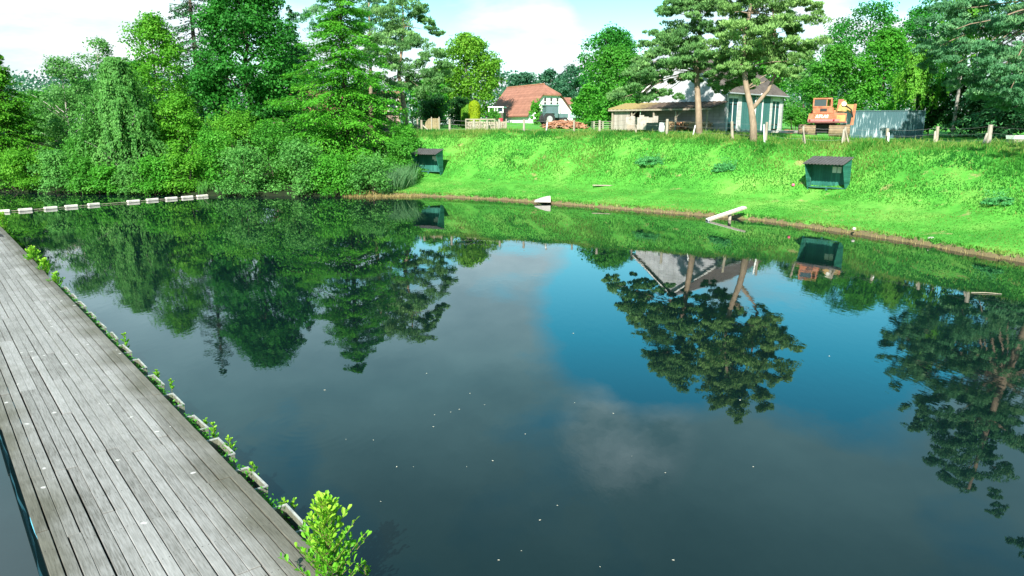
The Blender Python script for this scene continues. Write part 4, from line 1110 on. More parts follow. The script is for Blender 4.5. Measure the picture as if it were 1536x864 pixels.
nc = Vector((64 * 319 / F, (64 + 0.1) / CT, 0))
nc.z = 4.55
barn = tag(empty('barn', nc, R(45)), 'white block barn with dark roof and teal doors behind the two pines', 'barn')
BL, BW, EH, RH = 11.0, 8.8, 3.15, 6.3
MB().prism([(0, -0.6), (BW, -0.6), (BW, EH), (BW / 2, RH), (0, EH)], 0, 0.24, axis='x').build('gable_wall', M['block'], barn)
MB().prism([(0, -0.6), (BW, -0.6), (BW, EH), (BW / 2, RH), (0, EH)], BL - 0.24, BL, axis='x').build('gable_wall', M['block'], barn)
MB().box(0.24, BL - 0.24, BW - 0.24, BW, -0.6, EH).build('rear_wall', M['block_side'], barn)
# front side: piers, doors, cladding (front plane y = 0)
for xa, xb in ((0.24, 0.55), (2.15, 2.85), (8.3, 8.75), (10.2, BL - 0.24)):
    MB().box(xa, xb, 0, 0.24, -0.6, EH).build('pier', M['block_side'], barn)
MB().box(0.55, 2.15, 0, 0.24, 2.65, EH).build('lintel', M['white_paint'], barn)
MB().box(8.75, 10.2, 0, 0.24, 2.55, EH).build('lintel', M['white_paint'], barn)
MB().box(2.85, 8.3, 0.02, 0.22, -0.6, EH - 0.02).build('cladding', M['teal_clad'], barn)
for x0, x1, zt in ((0.55, 2.15, 2.65), (8.75, 10.2, 2.55)):
    xm = (x0 + x1) / 2
    for a, b_ in ((x0, xm - 0.04), (xm + 0.04, x1)):
        d = MB().box(a + 0.02, b_ - 0.02, 0.05, 0.11, 0.02, zt - 0.02).build('door', M['teal_door'], barn)
        MB().box(a + 0.10, b_ - 0.10, 0.035, 0.05, 0.35, 0.45).build('hinge', M['black'], d); MB().box(a + 0.10, b_ - 0.10, 0.035, 0.05, zt - 0.55, zt - 0.45).build('hinge', M['black'], d)
    MB().box(xm - 0.038, xm + 0.038, 0.03, 0.12, 0, zt - 0.01).build('door_post', M['white_paint'], barn)
for x in (5.4, 6.75):
    MB().box(x - 0.05, x + 0.05, -0.05, 0.018, -0.3, EH - 0.05).build('batten', M['white_paint'], barn)
MB().tube([(5.9, -0.30, EH + 0.02), (5.6, -0.12, EH - 0.3), (5.15, -0.10, EH - 0.6), (5.1, -0.10, 0.0)], 0.05, 8).build('downpipe', M['white_paint'], barn)
MB().tube([(-0.3, -0.36, EH - 0.10), (BL + 0.3, -0.36, EH - 0.16)], 0.065, 8).build('gutter', M['grey_sheet'], barn)
rf = MB()
sl = (RH - EH) / (BW / 2)
for sgn in (0, 1):
    nseg = 60
    for i in range(nseg):
        x0 = -0.35 + (BL + 0.7) * i / nseg; x1 = -0.35 + (BL + 0.7) * (i + 1) / nseg
        z = 0.02 * (1 if i % 2 else -1)
        pr = [(-0.35, EH - 0.35 * sl + 0.06 + z), (BW / 2, RH + 0.06 + z), (BW / 2, RH + 0.14 + z), (-0.35, EH - 0.35 * sl + 0.14 + z)]
        if sgn: pr = [(BW - a, zz) for a, zz in pr]
        rf.prism(pr, x0, x1, axis='x')
roof = rf.build('roof', M['barn_roof'], barn)
MB().tube([(-0.4, BW / 2, RH + 0.13), (BL + 0.4, BW / 2, RH + 0.13)], 0.13, 8).build('ridge_cap', M['grey_sheet'], roof)
for sgn in (0, 1):
    pr = [(-0.38, EH - 0.38 * sl - 0.06), (BW / 2, RH - 0.06), (BW / 2, RH + 0.055), (-0.38, EH - 0.38 * sl + 0.05)]
    if sgn: pr = [(BW - a, zz) for a, zz in pr]
    MB().prism(pr, -0.36, -0.33, axis='x').build('bargeboard', M['white_paint'], roof)

lean = tag(empty('lean_to_shed', nc, R(45)), 'open-fronted lean-to shed with mossy roof built against the barn gable', 'shed')
LD, LH0, LH1, LL = 2.5, 1.78, 2.34, 10.3
lr = MB()
for i in range(46):
    y0 = -0.25 + (LL + 0.5) * i / 46; y1 = -0.25 + (LL + 0.5) * (i + 1) / 46
    z = 0.016 * (1 if i % 2 else -1)
    lr.prism([(-LD - 0.25, LH0 + z), (-0.02, LH1 + z), (-0.02, LH1 + 0.06 + z), (-LD - 0.25, LH0 + 0.06 + z)], y0, y1, axis='y')
# prism with axis y maps (a, z) to x, z
lr.build('roof', M['moss_roof'], lean)
MB().box(-LD - 0.27, -LD - 0.20, -0.25, LL + 0.25, LH0 - 0.16, LH0 - 0.02).build('fascia', M['weathered'], lean)
for y in (0.25, 3.3, 5.6, 8.0, LL - 0.1):
    MB().box(-LD - 0.07, -LD + 0.07, y - 0.07, y + 0.07, -0.5, LH0 - 0.03).build('post', M['weathered'], lean)
MB().tube([(-LD, 8.6, 0.5), (-LD, 7.4, LH0 - 0.1)], 0.06, 6).tube([(-LD, 3.3, 1.0), (-LD, 2.6, LH0 - 0.1)], 0.05, 6).build('brace', M['weathered'], lean)
M['white_boards'] = mat_planks('white_boards', (0.24, 0.21, 0.18), (0.40, 0.36, 0.32), 0.17, 'Y', 0.8)
MB().box(-LD + 0.09, -LD + 0.13, 8.3, LL, -0.5, LH0 - 0.05).build('front_boards', M['white_boards'], lean)
MB().box(-LD, -0.05, LL - 0.06, LL, -0.5, LH0 + 0.05).build('end_wall', M['white_boards'], lean)
MB().box(-0.12, -0.06, 8.85, LL - 0.08, -0.5, LH1 - 0.08).build('back_boards', M['frame_wood'], lean)

def at_lean(x, y, z=0.0):
    return Matrix.Translation(nc) @ Matrix.Rotation(R(45), 4, 'Z') @ Vector((x, y, z))
ps = MB(); rd = random.Random(8)
for lv in range(9):
    for c in range(4):
        y0 = rd.uniform(-0.2, 0.3)
        ps.box(-1.0 + c * 0.24, -0.78 + c * 0.24, y0, y0 + rd.uniform(4.0, 4.9), 0.05 + lv * 0.075, 0.115 + lv * 0.075)
o = ps.build('plank_stack', M['stored_planks'], loc=at_lean(-0.9, 0.7, -0.05), rz=R(45)); tag(o, 'stack of long yellow-brown planks stored under the lean-to', 'planks')
M['tile'] = mat_plain('clay_tile', (0.34, 0.155, 0.085), 0.85, 0.4, 4, c2=(0.46, 0.27, 0.16))
bh = MB(); rd = random.Random(4)
for i in range(46):
    Mx = Matrix.Translation((rd.gauss(0, 0.4), rd.gauss(0, 0.2), rd.uniform(0.05, 0.55))) @ Euler((rd.uniform(0, 6), rd.uniform(0, 6), rd.uniform(0, 6))).to_matrix().to_4x4()
    bh.box(-0.13, 0.13, -0.06, 0.06, -0.04, 0.04, M=Mx)
o = bh.build('brick_heap', M['tile'], loc=at_lean(-2.3, 2.9, 0.0), rz=R(45 + 90)); tag(o, 'small heap of orange bricks at the front of the plank stack', 'bricks')
M['pale_sheet'] = mat_plain('pale_sheeting', (0.40, 0.35, 0.31), 0.8, 0.3, 2.2)
bx = MB()
for i in range(7):
    bx.box(0, 0.07, i * 0.5, i * 0.5 + 0.47, 0, rd.uniform(1.05, 1.3))
o = bx.build('boarded_hurdle', M['pale_sheet'], loc=at_lean(-2.9, 4.9, -0.05), rz=R(45)); tag(o, 'pale boarded hurdle leaning across the lean-to front', 'hurdle')
def sheet(name, label, u0, u1, vt, vb, Zc, lean_, mat, skew=0):
    p = P((u0 + u1) / 2, vb, Zc); k = px_size(Zc)
    p.z = tz(p.x, p.y) - 0.05
    w = (u1 - u0) * k; h = (vb - vt) * k + 0.05
    o = MB().prism([(-w / 2, 0), (w / 2, 0), (w / 2 + skew * k, h), (-w / 2 + skew * k, h)], -0.02, 0.02).build(name, mat, loc=p)
    o.rotation_euler = (-R(lean_), 0, R(8))
    return tag(o, label, 'sheet')
sheet('metal_sheet', 'dull green metal sheet leaning behind the fence below the lean-to', 968, 990, 180.5, 195, 58.5, 12, M['green_sheet'], 2)
sheet('metal_sheet', 'light grey sheet leaning against the crest fence post', 987, 996, 180, 196, 56, 12, M['grey_sheet'], 3)
sheet('shed_board', 'grey weathered board standing in grass at the lean-to corner', 940, 952, 184, 195, 60, 6, M['weathered'])
sl_ = gp(1158, 60)
o = MB().box(-1.9, 1.9, -2.2, 2.2, -0.1, 0.06, bevel=0.02).build('concrete_apron', mat_plain('concrete', (0.42, 0.40, 0.37), 0.9, 0.15, 2), loc=Vector((sl_.x, sl_.y, 4.42)), rz=R(45))
tag(o, 'pale concrete apron slab in front of the barn doors', 'slab')
for i, (u, z_) in enumerate(((1179.5, 62), (1185, 62.5))):
    p = gp(u, z_); p.z -= 0.02
    q = MB()
    q.tube([(0, 0, 0), (0, 0, 0.35), (0, 0, 0.42), (0, 0, 0.42)], [0.17, 0.24, 0.27, 0.2], 14)
    o = q.build('clay_pot', M['tile'], loc=p)
    tag(o, ('clay pot nearer the barn corner of the two pots' if i == 0 else 'clay pot nearer the excavator of the two pots'), 'pot', 'clay pots beside the barn')

# ------------------------------------------------------------------ excavator
M['orange'] = mat_plain('orange_paint', (0.38, 0.125, 0.06), 0.65, 0.35, 3.0, c2=(0.42, 0.22, 0.11), bump=0.1)
M['faded_red'] = mat_plain('faded_red', (0.42, 0.15, 0.15), 0.6, 0.2, 3)
M['mud'] = mat_plain('dry_mud', (0.22, 0.16, 0.10), 0.95, 0.35, 4, bump=0.8)
M['ochre'] = mat_plain('ochre_paint', (0.40, 0.27, 0.09), 0.6, 0.4, 3)
ek = px_size(57)
eb_ = P(1240, 203.5, 57); eb_.z = tz(eb_.x, eb_.y) + 0.02
ex = tag(empty('excavator', eb_, -R(24)), 'old orange crawler excavator seen from behind, parked by the container', 'excavator')
ez0 = (P(1240, 203.5, 57).z - eb_.z)
X = lambda u: (u - 1240) * ek
Zv = lambda v: (203.5 - v) * ek + ez0
for (ua, ub) in ((1201, 1225), (1243, 1271)):
    tr = MB()
    wv = (X(ub) - X(ua))
    prof_ = []
    zt_, zb_ = Zv(187.5), 0.0
    rr_ = (zt_ - zb_) / 2
    for k in range(9):
        a = math.pi / 2 + math.pi * k / 8; prof_.append((-1.4 + rr_ * math.cos(a), zb_ + rr_ + rr_ * math.sin(a)))
    for k in range(9):
        a = -math.pi / 2 + math.pi * k / 8; prof_.append((1.6 + rr_ * math.cos(a), zb_ + rr_ + rr_ * math.sin(a)))
    tr.prism(prof_, X(ua) + 0.05, X(ub) - 0.05, axis='x')
    trk = tr.build('track', M['mud'], ex)
    sh = MB()
    for k in range(len(prof_)):
        a, b_ = prof_[k], prof_[(k + 1) % len(prof_)]
        seg = max(1, int(math.hypot(b_[0] - a[0], b_[1] - a[1]) / 0.18))
        for j in range(seg):
            t = (j + 0.5) / seg; y = a[0] + (b_[0] - a[0]) * t; z = a[1] + (b_[1] - a[1]) * t
            dy, dz_ = b_[0] - a[0], b_[1] - a[1]; ang = math.atan2(dz_, dy)
            Mx = Matrix.Translation((0, y, z)) @ Matrix.Rotation(ang, 4, 'X')
            sh.box(X(ua), X(ub), -0.07, 0.07, -0.03, 0.03, M=Mx)
    sh.build('track_shoe', M['mud'], trk)
MB().box(X(1224), X(1244), -1.1, 1.3, 0.35, Zv(187)).build('undercarriage', M['black'], ex)
MB().tube([(X(1236), 0.1, 0.6), (X(1236), 0.1, Zv(184.5))], 0.75, 20).build('slew_ring', M['black'], ex)
MB().box(X(1213.5), X(1266), -1.9, 1.6, Zv(185), Zv(183), bevel=0.02).build('deck_plate', M['faded_red'], ex)
cw = MB()
cw.prism([(X(1213), Zv(183)), (X(1264.5), Zv(183.5)), (X(1265), Zv(171.5)), (X(1214.5), Zv(171.5))], -1.95, -0.9)
cwt = cw.build('counterweight', M['orange'], ex)
MB().box(X(1213.2), X(1256), -1.985, -1.952, Zv(183), Zv(179.5)).build('bumper_strip', M['faded_red'], cwt)
for u in (1216, 1248.5):
    MB().tube([(X(u), -2.02, Zv(181)), (X(u), -1.96, Zv(181))], 0.07, 10).build('tail_light', mat_plain('red_lens', (0.25, 0.01, 0.02), 0.3, 0.1), cwt)
tx = bpy.data.curves.new('lettering', 'FONT'); tx.body = 'ATLAS'; tx.size = 0.30; tx.extrude = 0.008; tx.align_x = 'CENTER'; tx.shear = 0.15; tx.offset = 0.012
tmp = bpy.data.objects.new('lettering', tx); COL.objects.link(tmp); bpy.context.view_layer.update()
tme = bpy.data.meshes.new_from_object(tmp.evaluated_get(bpy.context.evaluated_depsgraph_get())); bpy.data.objects.remove(tmp); bpy.data.curves.remove(tx)
to = link('lettering', tme, M['white_paint'], cwt, (X(1232), -1.965, Zv(177.6))); to.rotation_euler = (R(90), 0, 0)
MB().box(X(1216), X(1250), -0.88, 1.3, Zv(182.9), Zv(166.5), bevel=0.03).build('engine_cover', M['orange'], ex)
MB().box(X(1219), X(1247), -1.75, -0.9, Zv(171.4), Zv(163), bevel=0.03).build('rear_cowl', M['orange'], ex)
MB().box(X(1229), X(1238), -1.775, -1.752, Zv(168.5), Zv(164.5)).build('vent', M['black'], ex)
# cab
cabz0, cabz1 = Zv(163), Zv(149.5)
cab = MB()
x0, x1, y0, y1 = X(1219.5), X(1243.5), -1.7, 0.1
for (cx_, cy_) in ((x0, y0), (x1, y0), (x0, y1), (x1, y1)):
    cab.box(cx_ - 0.05, cx_ + 0.05, cy_ - 0.05, cy_ + 0.05, cabz0, cabz1 - 0.1)
cab.box(x0 - 0.06, x1 + 0.06, y0 - 0.06, y1 + 0.06, cabz1 - 0.12, cabz1, bevel=0.03)
cab.box(x0 - 0.052, x1 + 0.052, y0 - 0.052, y1 + 0.052, cabz0, cabz0 + 0.1)
cab.box(X(1237.2) - 0.03, X(1237.2) + 0.03, y0 - 0.052, y0 + 0.03, cabz0 + 0.1, cabz1 - 0.12)
cb_ = cab.build('cab', M['orange'], ex)
wn = MB(); wn.box(x0 + 0.05, X(1237.2) - 0.03, y0 - 0.01, y0 + 0.01, cabz0 + 0.1, cabz1 - 0.12); wn.build('window', M['glass'], cb_)
wn = MB(); wn.box(x0 - 0.01, x0 + 0.01, y0 + 0.05, y1 - 0.05, cabz0 + 0.1, cabz1 - 0.12); wn.build('window', M['glass'], cb_)
MB().box(X(1239), X(1244), -0.9, -0.5, cabz0 + 0.02, cabz0 + 0.6, bevel=0.04).build('seat', M['ochre'], ex)
MB().tube([(X(1222), -0.2, Zv(163)), (X(1222), -0.2, Zv(158)), (X(1221), -0.15, Zv(156.5))], 0.05, 8).build('exhaust', M['black'], ex)
MB().tube([(X(1246), -0.95, Zv(171)), (X(1246), -0.95, Zv(164)), (X(1250), -0.95, Zv(164)), (X(1250), -0.95, Zv(171))], 0.02, 6).build('handrail', M['ochre'], ex)
for v_ in (173.2, 181.0):
    MB().box(X(1222.5) - 0.03, X(1222.5) + 0.03, -1.99, -1.955, Zv(v_) - 0.05, Zv(v_) + 0.05).build('bracket', M['mud'], cwt)
MB().box(X(1226), X(1262), -1.2, -0.92, Zv(171.4), Zv(170.2)).build('walkway', M['mud'], ex)
MB().box(X(1252), X(1263), -1.955, -1.952, Zv(182.5), Zv(174)).build('rust_stain', M['ochre'], cwt)
# boom folded at the side of the cab
MB().prism([(-1.0, Zv(170)), (-0.6, Zv(172)), (2.2, Zv(160)), (3.0, Zv(152)), (2.7, Zv(149)), (1.7, Zv(153)), (0.4, Zv(158))], X(1251), X(1259), axis='x').build('boom', M['orange'], ex)
MB().prism([(X(1252), Zv(168)), (X(1254), Zv(160)), (X(1258), Zv(154)), (X(1262), Zv(153)), (X(1265), Zv(160)), (X(1264), Zv(169))], -1.2, -0.7).build('boom_foot', M['ochre'], ex)
MB().tube([(X(1260), -1.3, Zv(158)), (X(1260), -1.18, Zv(158))], 0.16, 12).build('pivot_pin', M['white_paint'], ex)
MB().prism([(X(1263), Zv(163)), (X(1265), Zv(158.5)), (X(1275), Zv(158.5)), (X(1275.5), Zv(171)), (X(1272), Zv(173)), (X(1266), Zv(168))], -0.9, -0.2).build('hydraulic_block', M['ochre'], ex)
MB().prism([(X(1270.5), Zv(188)), (X(1275), Zv(188)), (X(1277), Zv(158)), (X(1273.5), Zv(158))], -0.95, -0.4).build('dipper_arm', M['orange'], ex)
MB().tube([(X(1262), -1.25, Zv(160)), (X(1270), -1.1, Zv(166)), (X(1273), -1.0, Zv(176))], 0.05, 6).build('hydraulic_hose', M['black'], ex)

# ------------------------------------------------------------------ container
m = bpy.data.materials.new('container_paint'); nt = nodes_of(m); L = nt.links.new
tc = N(nt, 'ShaderNodeTexCoord'); mp = N(nt, 'ShaderNodeMapping', inp={'Scale': (5.5, 1.0, 0.55)}); L(tc.outputs['Object'], mp.inputs['Vector'])
a = N(nt, 'ShaderNodeTexNoise', inp={'Scale': 1.6, 'Detail': 6, 'Roughness': 0.75}); L(mp.outputs[0], a.inputs['Vector'])
sx = N(nt, 'ShaderNodeSeparateXYZ'); L(tc.outputs['Object'], sx.inputs[0])
nn_ = N(nt, 'ShaderNodeTexNoise', inp={'Scale': 0.7, 'Detail': 2}); L(tc.outputs['Object'], nn_.inputs['Vector'])
ad = N(nt, 'ShaderNodeMath', operation='MULTIPLY_ADD', inp={1: 0.45}); L(nn_.outputs['Fac'], ad.inputs[0]); L(a.outputs['Fac'], ad.inputs[2])
rp = ramp(nt, [(0.75, (0.05, 0.12, 0.135)), (0.80, (0.16, 0.25, 0.27)), (0.86, (0.46, 0.52, 0.54))]); L(ad.outputs[0], rp.inputs[0])
b = N(nt, 'ShaderNodeBsdfPrincipled', inp={'Roughness': 0.6}); L(rp.outputs[0], b.inputs['Base Color'])
o = N(nt, 'ShaderNodeOutputMaterial'); L(b.outputs[0], o.inputs[0])
ck = px_size(62)
cb0 = P(1275.5, 206, 62); cz = tz(cb0.x + 3, cb0.y) - 0.02
cont = tag(empty('shipping_container', Vector((cb0.x, cb0.y, cz)), R(-2)), 'corrugated blue-grey steel container with flaking white streaks', 'container')
CW_, CD_ = 106 * ck, 2.3
CH_ = P(1280, 166, 62).z - cz
MB().box(-0.02, CW_ + 0.02, 0.10, CD_, 0.08, CH_ - 0.06).build('shell', m, cont)
co = MB(); nr = 44
for i in range(nr):
    x0 = 0.06 + (CW_ - 0.12) * i / nr; w = (CW_ - 0.12) / nr
    co.quad((x0, 0.095, 0.1), (x0 + w * 0.25, 0.05, 0.1), (x0 + w * 0.25, 0.05, CH_ - 0.08), (x0, 0.095, CH_ - 0.08))
    co.quad((x0 + w * 0.25, 0.05, 0.1), (x0 + w * 0.5, 0.05, 0.1), (x0 + w * 0.5, 0.05, CH_ - 0.08), (x0 + w * 0.25, 0.05, CH_ - 0.08))
    co.quad((x0 + w * 0.5, 0.05, 0.1), (x0 + w * 0.75, 0.095, 0.1), (x0 + w * 0.75, 0.095, CH_ - 0.08), (x0 + w * 0.5, 0.05, CH_ - 0.08))
    co.quad((x0 + w * 0.75, 0.095, 0.1), (x0 + w, 0.095, 0.1), (x0 + w, 0.095, CH_ - 0.08), (x0 + w * 0.75, 0.095, CH_ - 0.08))
co.build('corrugated_panel', m, cont)
cf = MB()
M['cont_frame'] = mat_plain('container_frame', (0.09, 0.17, 0.18), 0.6, 0.2, 3)
cf.box(-0.04, CW_ + 0.04, 0.03, CD_ + 0.02, CH_ - 0.055, CH_).box(-0.04, CW_ + 0.04, 0.03, 0.14, 0, 0.078)
cf.box(-0.05, 0.05, 0.02, 0.12, 0.08, CH_ - 0.06).box(CW_ - 0.05, CW_ + 0.05, 0.02, 0.12, 0.08, CH_ - 0.06)
cf.build('frame', M['cont_frame'], cont)

# pale trough at the frame edge
tp_ = gp(1532, 44); tr = tag(empty('stock_trough', tp_), 'pale metal trough on a timber base behind the fence end', 'trough')
MB().box(-0.65, 1.2, -0.3, 0.3, -0.1, 0.28).build('base', M['weathered'], tr)
q = MB(); q.prism([(-0.35, 0.30), (0.35, 0.30), (0.42, 0.52), (-0.42, 0.52)], -0.7, 1.3, axis='x'); q.build('tub', M['white_paint'], tr)

# ------------------------------------------------------------------ farmhouse
M['clay_roof'] = mat_grid('clay_pantiles', (0.36, 0.165, 0.115), (0.20, 0.09, 0.06), 0.40, 0.42, ('X', 'Z'))
M['dark_glass'] = mat_plain('dark_pane', (0.06, 0.06, 0.06), 0.3, 0.1)
M['plaster'] = mat_plain('white_plaster', (0.74, 0.73, 0.71), 0.8, 0.06, 2)
fk = px_size(125)
def farmhouse():
    corner = P(793, 186, 125)                       # near corner between eave side and gable
    corner.z = tz(corner.x, corner.y) - 0.1
    rot = R(26)
    root = tag(empty('farmhouse', corner, rot), 'white farmhouse with large red half-hipped tiled roof', 'house')
    z = lambda v, zc=125: P(793, v, zc).z - corner.z
    EHf, RHf = z(170.5), z(126)
    Wg = 8.6                                         # gable width along +x; house runs back-left along +y... built as ridge along y
    Lh = 17.0
    # local x: gable direction (to the viewer's right), local y: depth to the rear; the eave side faces -x
    ov = 0.45
    hipz = z(142)
    t_h = (hipz - EHf) / (RHf - EHf)
    # gable wall (front, y = 0): trapezoid up to the half hip
    gw = MB(); gw.prism([(0, -0.5), (Wg, -0.5), (Wg, EHf), (Wg - Wg / 2 * t_h, hipz), (Wg / 2 * t_h, hipz), (0, EHf)], 0, 0.3)
    gable = gw.build('gable_wall', M['plaster'], root)
    MB().box(0, 0.3, 0.3, Lh, -0.5, EHf).build('side_wall', M['plaster'], root)
    MB().box(Wg - 0.3, Wg, 0.3, Lh, -0.5, EHf).build('side_wall', M['plaster'], root)
    MB().box(0.3, Wg - 0.3, Lh - 0.3, Lh, -0.5, EHf).build('rear_wall', M['plaster'], root)
    rf = MB(); bm_ = rf.bm
    sl2 = (RHf - EHf) / (Wg / 2)
    hy = 2.6
    def V_(*p): return bm_.verts.new(p)
    e = 0.14
    for dz in (0, e):
        A = V_(-ov, -ov, EHf - ov * sl2 + dz); B = V_(-ov, Lh + ov, EHf - ov * sl2 + dz); C_ = V_(Wg / 2, Lh + ov, RHf + dz); D = V_(Wg / 2, hy, RHf + dz); E = V_(Wg / 2 * t_h - 0.15, -ov, hipz + dz)
        bm_.faces.new((A, B, C_, D, E))
        A2 = V_(Wg + ov, -ov, EHf - ov * sl2 + dz); B2 = V_(Wg + ov, Lh + ov, EHf - ov * sl2 + dz); E2 = V_(Wg - Wg / 2 * t_h + 0.15, -ov, hipz + dz)
        bm_.faces.new((A2, E2, D, C_, B2))
        bm_.faces.new((E, D, E2))
    rf.box(Wg / 2 * t_h - 0.15, Wg - Wg / 2 * t_h + 0.15, -ov - 0.02, -ov + 0.06, hipz - 0.12, hipz + 0.13)
    roof = rf.build('roof', M['clay_roof'], root)
    MB().tube([(Wg / 2, hy, RHf + e), (Wg / 2, Lh + ov, RHf + e)], 0.14, 6).build('ridge_tile', M['tile'], roof)
    for x in (3.1, 4.3, 5.5):
        w = MB().box(x - 0.26, x + 0.26, -0.03, 0.02, z(159), z(145.5)).build('window', M['white_paint'], gable)
        MB().box(x - 0.21, x + 0.21, -0.045, -0.032, z(158) + 0.05, z(153) ).box(x - 0.21, x + 0.21, -0.045, -0.032, z(152), z(146.3)).build('pane', M['dark_glass'], w)
    return root
farmhouse()
ob = P(842, 160, 150); ob.z = tz(ob.x, ob.y)
out = tag(empty('outbuilding', ob, R(10)), 'red tiled outbuilding roof peeping out behind the white gable', 'house')
zr, ze = P(842, 147, 150).z - ob.z, P(842, 156, 150).z - ob.z
MB().box(-1.0, 2.2, 0, 5, -0.5, ze).build('wall', M['plaster'], out)
MB().prism([(-0.3, ze - 0.1), (2.5, zr), (5.3, ze - 0.1), (5.3, ze + 0.05), (2.5, zr + 0.18), (-0.3, ze + 0.05)], -1.3, 2.6, axis='x').build('roof', M['clay_roof'], out)

# brick house seen in the gaps of the wooded shore
hb = P(575, 186, 96); hb.z = tz(hb.x, hb.y)
M['old_roof'] = mat_grid('old_pantiles', (0.28, 0.12, 0.09), (0.18, 0.08, 0.06), 0.34, 0.36, ('X', 'Z'))
hs = tag(empty('brick_house', hb, R(12)), 'pinkish brick house glimpsed through the conifers', 'house')
M['brick'] = mat_grid('pink_brick', (0.42, 0.24, 0.19), (0.5, 0.45, 0.4), 0.24, 0.08, ('X', 'Z'), offset=0.5)
ev, rg = P(575, 166, 96).z - hb.z, P(575, 138, 96).z - hb.z
MB().box(-14, 2.2, 0, 6, -1.5, ev).build('wall', M['brick'], hs)
MB().prism([(-0.5, ev - 0.2), (3.0, rg), (6.5, ev - 0.2), (6.5, ev), (3.0, rg + 0.2), (-0.5, ev)], -14.4, 2.6, axis='x').build('roof', M['old_roof'], hs)
w = MB().box(0.6, 1.9, -0.55, -0.05, ev - 0.1, ev + 1.35).prism([(0.4, ev + 1.36), (2.1, ev + 1.36), (1.25, ev + 2.1)], -0.6, 1.2).build('dormer', M['plaster'], hs)
MB().box(0.85, 1.65, -0.58, -0.552, ev + 0.25, ev + 1.15).build('window', M['glass'], w)
for xx in (-11, -8, -5, -1.8):
    w = MB().box(xx - 0.55, xx + 0.55, -0.05, 0.01, 0.9, 2.3).build('window', M['white_paint'], hs)
    MB().box(xx - 0.46, xx - 0.03, -0.07, -0.052, 1.0, 2.2).box(xx + 0.03, xx + 0.46, -0.07, -0.052, 1.0, 2.2).build('pane', M['glass'], w)

# ------------------------------------------------------------------ yard clutter
cbp = gp(745, 92); zt_ = P(745, 160, 92).z - cbp.z
cab_ = tag(empty('garden_cabin', cbp, R(-10)), 'small flat-roofed white cabin between the walnut and farmhouse', 'cabin')
k9 = px_size(92)
MB().box(-12 * k9, 10 * k9, 0, 1.8, -0.3, zt_ - 0.75).build('wall', M['frame_wood'], cab_)
pl = MB()
for xx in (-11.6, -3, 1, 9.6):
    pl.box(xx * k9 - 0.06, xx * k9 + 0.06, -0.02, 0.10, zt_ - 0.75, zt_ - 0.14)
pl.box(1 * k9, 9.6 * k9, -0.015, 0.06, zt_ - 0.75, zt_ - 0.62)
pl.build('post', M['white_paint'], cab_)
MB().box(-13 * k9, 11 * k9, -0.15, 1.95, zt_ - 0.14, zt_).build('roof', M['white_paint'], cab_)
MB().box(1.5 * k9, 9 * k9, 0.02, 0.04, zt_ - 0.62, zt_ - 0.16).build('window', M['glass'], cab_)

wp = gp(730, 68); ws = tag(empty('log_stack', wp, R(4)), 'stacked split logs between stakes behind the crest fence', 'logs')
k7 = px_size(68)
lg = MB(); rd = random.Random(12)
for r_ in range(5):
    x = -30 * k7
    while x < 28 * k7:
        r0 = rd.uniform(0.07, 0.12)
        lg.tube([(x, -0.25 + rd.uniform(-0.06, 0.06), 0.08 + r_ * 0.155), (x, 0.4, 0.08 + r_ * 0.155)], r0, 7)
        x += r0 * 1.9
lg.build('logs', M['weathered'], ws)
for xx in (-31, -10, 12, 29):
    MB().box(xx * k7 - 0.05, xx * k7 + 0.05, -0.38, -0.30, -0.2, 1.02).build('stake', M['weathered'], ws)
MB().box(-31 * k7, 12 * k7, -0.42, -0.385, 0.93, 1.03).build('rail', M['weathered'], ws)
p = gp(751.5, 72); p.z = P(751.5, 183, 72).z
bk = tag(empty('red_barrel', p), 'small red barrel standing behind the log stack', 'barrel')
MB().tube([(0, 0, -0.5), (0, 0, 0.0), (0, 0, 0.30), (0, 0, 0.34)], [0.18, 0.2, 0.2, 0.17], 14).build('body', mat_plain('red_plastic', (0.55, 0.03, 0.05), 0.5, 0.1), bk)
MB().tube([(0, 0, 0.34), (0, 0, 0.38)], 0.06, 8).build('cap', M['black'], bk)

hp = gp(650, 68); hu = tag(empty('woven_hurdle', hp, R(-6)), 'rounded woven brushwood hurdle between two stakes by the fence corner', 'hurdle')
k8 = px_size(68)
hd = MB()
for i in range(40):
    x = (-12 + 22 * i / 39) * k8
    hgt = (17.5 if x > -4 * k8 else 17.5 - 8 * ((-4 * k8 - x) / (8 * k8)) ** 2) * k8
    hd.tube([(x, rd.uniform(-0.02, 0.02), -0.2), (x + rd.uniform(-0.03, 0.03), rd.uniform(-0.02, 0.02), hgt)], 0.024, 5)
hd.build('panel', mat_plain('brushwood', (0.30, 0.24, 0.14), 0.95, 0.3, 6), hu)
for xx in (-2, 9.5):
    MB().box(xx * k8 - 0.04, xx * k8 + 0.04, -0.1, -0.04, -0.2, 19.5 * k8).build('stake', M['pale_timber'], hu)

th = gp(846, 76)
q = MB(); rd = random.Random(21); k7 = px_size(76)
for i in range(620):
    x = rd.triangular(-37, 39, 4) * k7; y = rd.gauss(0, 0.9)
    hmax = max(0.12, 0.85 * (1 - (x / (42 * k7)) ** 2) * (1 - min(1, abs(y) / 2.6)))
    Mx = Matrix.Translation((x, y, rd.random() ** 0.5 * hmax)) @ Euler((rd.uniform(-0.7, 0.7), rd.uniform(-0.7, 0.7), rd.uniform(0, 6))).to_matrix().to_4x4()
    q.box(-0.19, 0.19, -0.12, 0.12, -0.02, 0.02, M=Mx)
o = q.build('tile_heap', M['tile'], loc=th); tag(o, 'long heap of orange roof tiles lying in front of the tractor', 'tiles', kind='stuff')

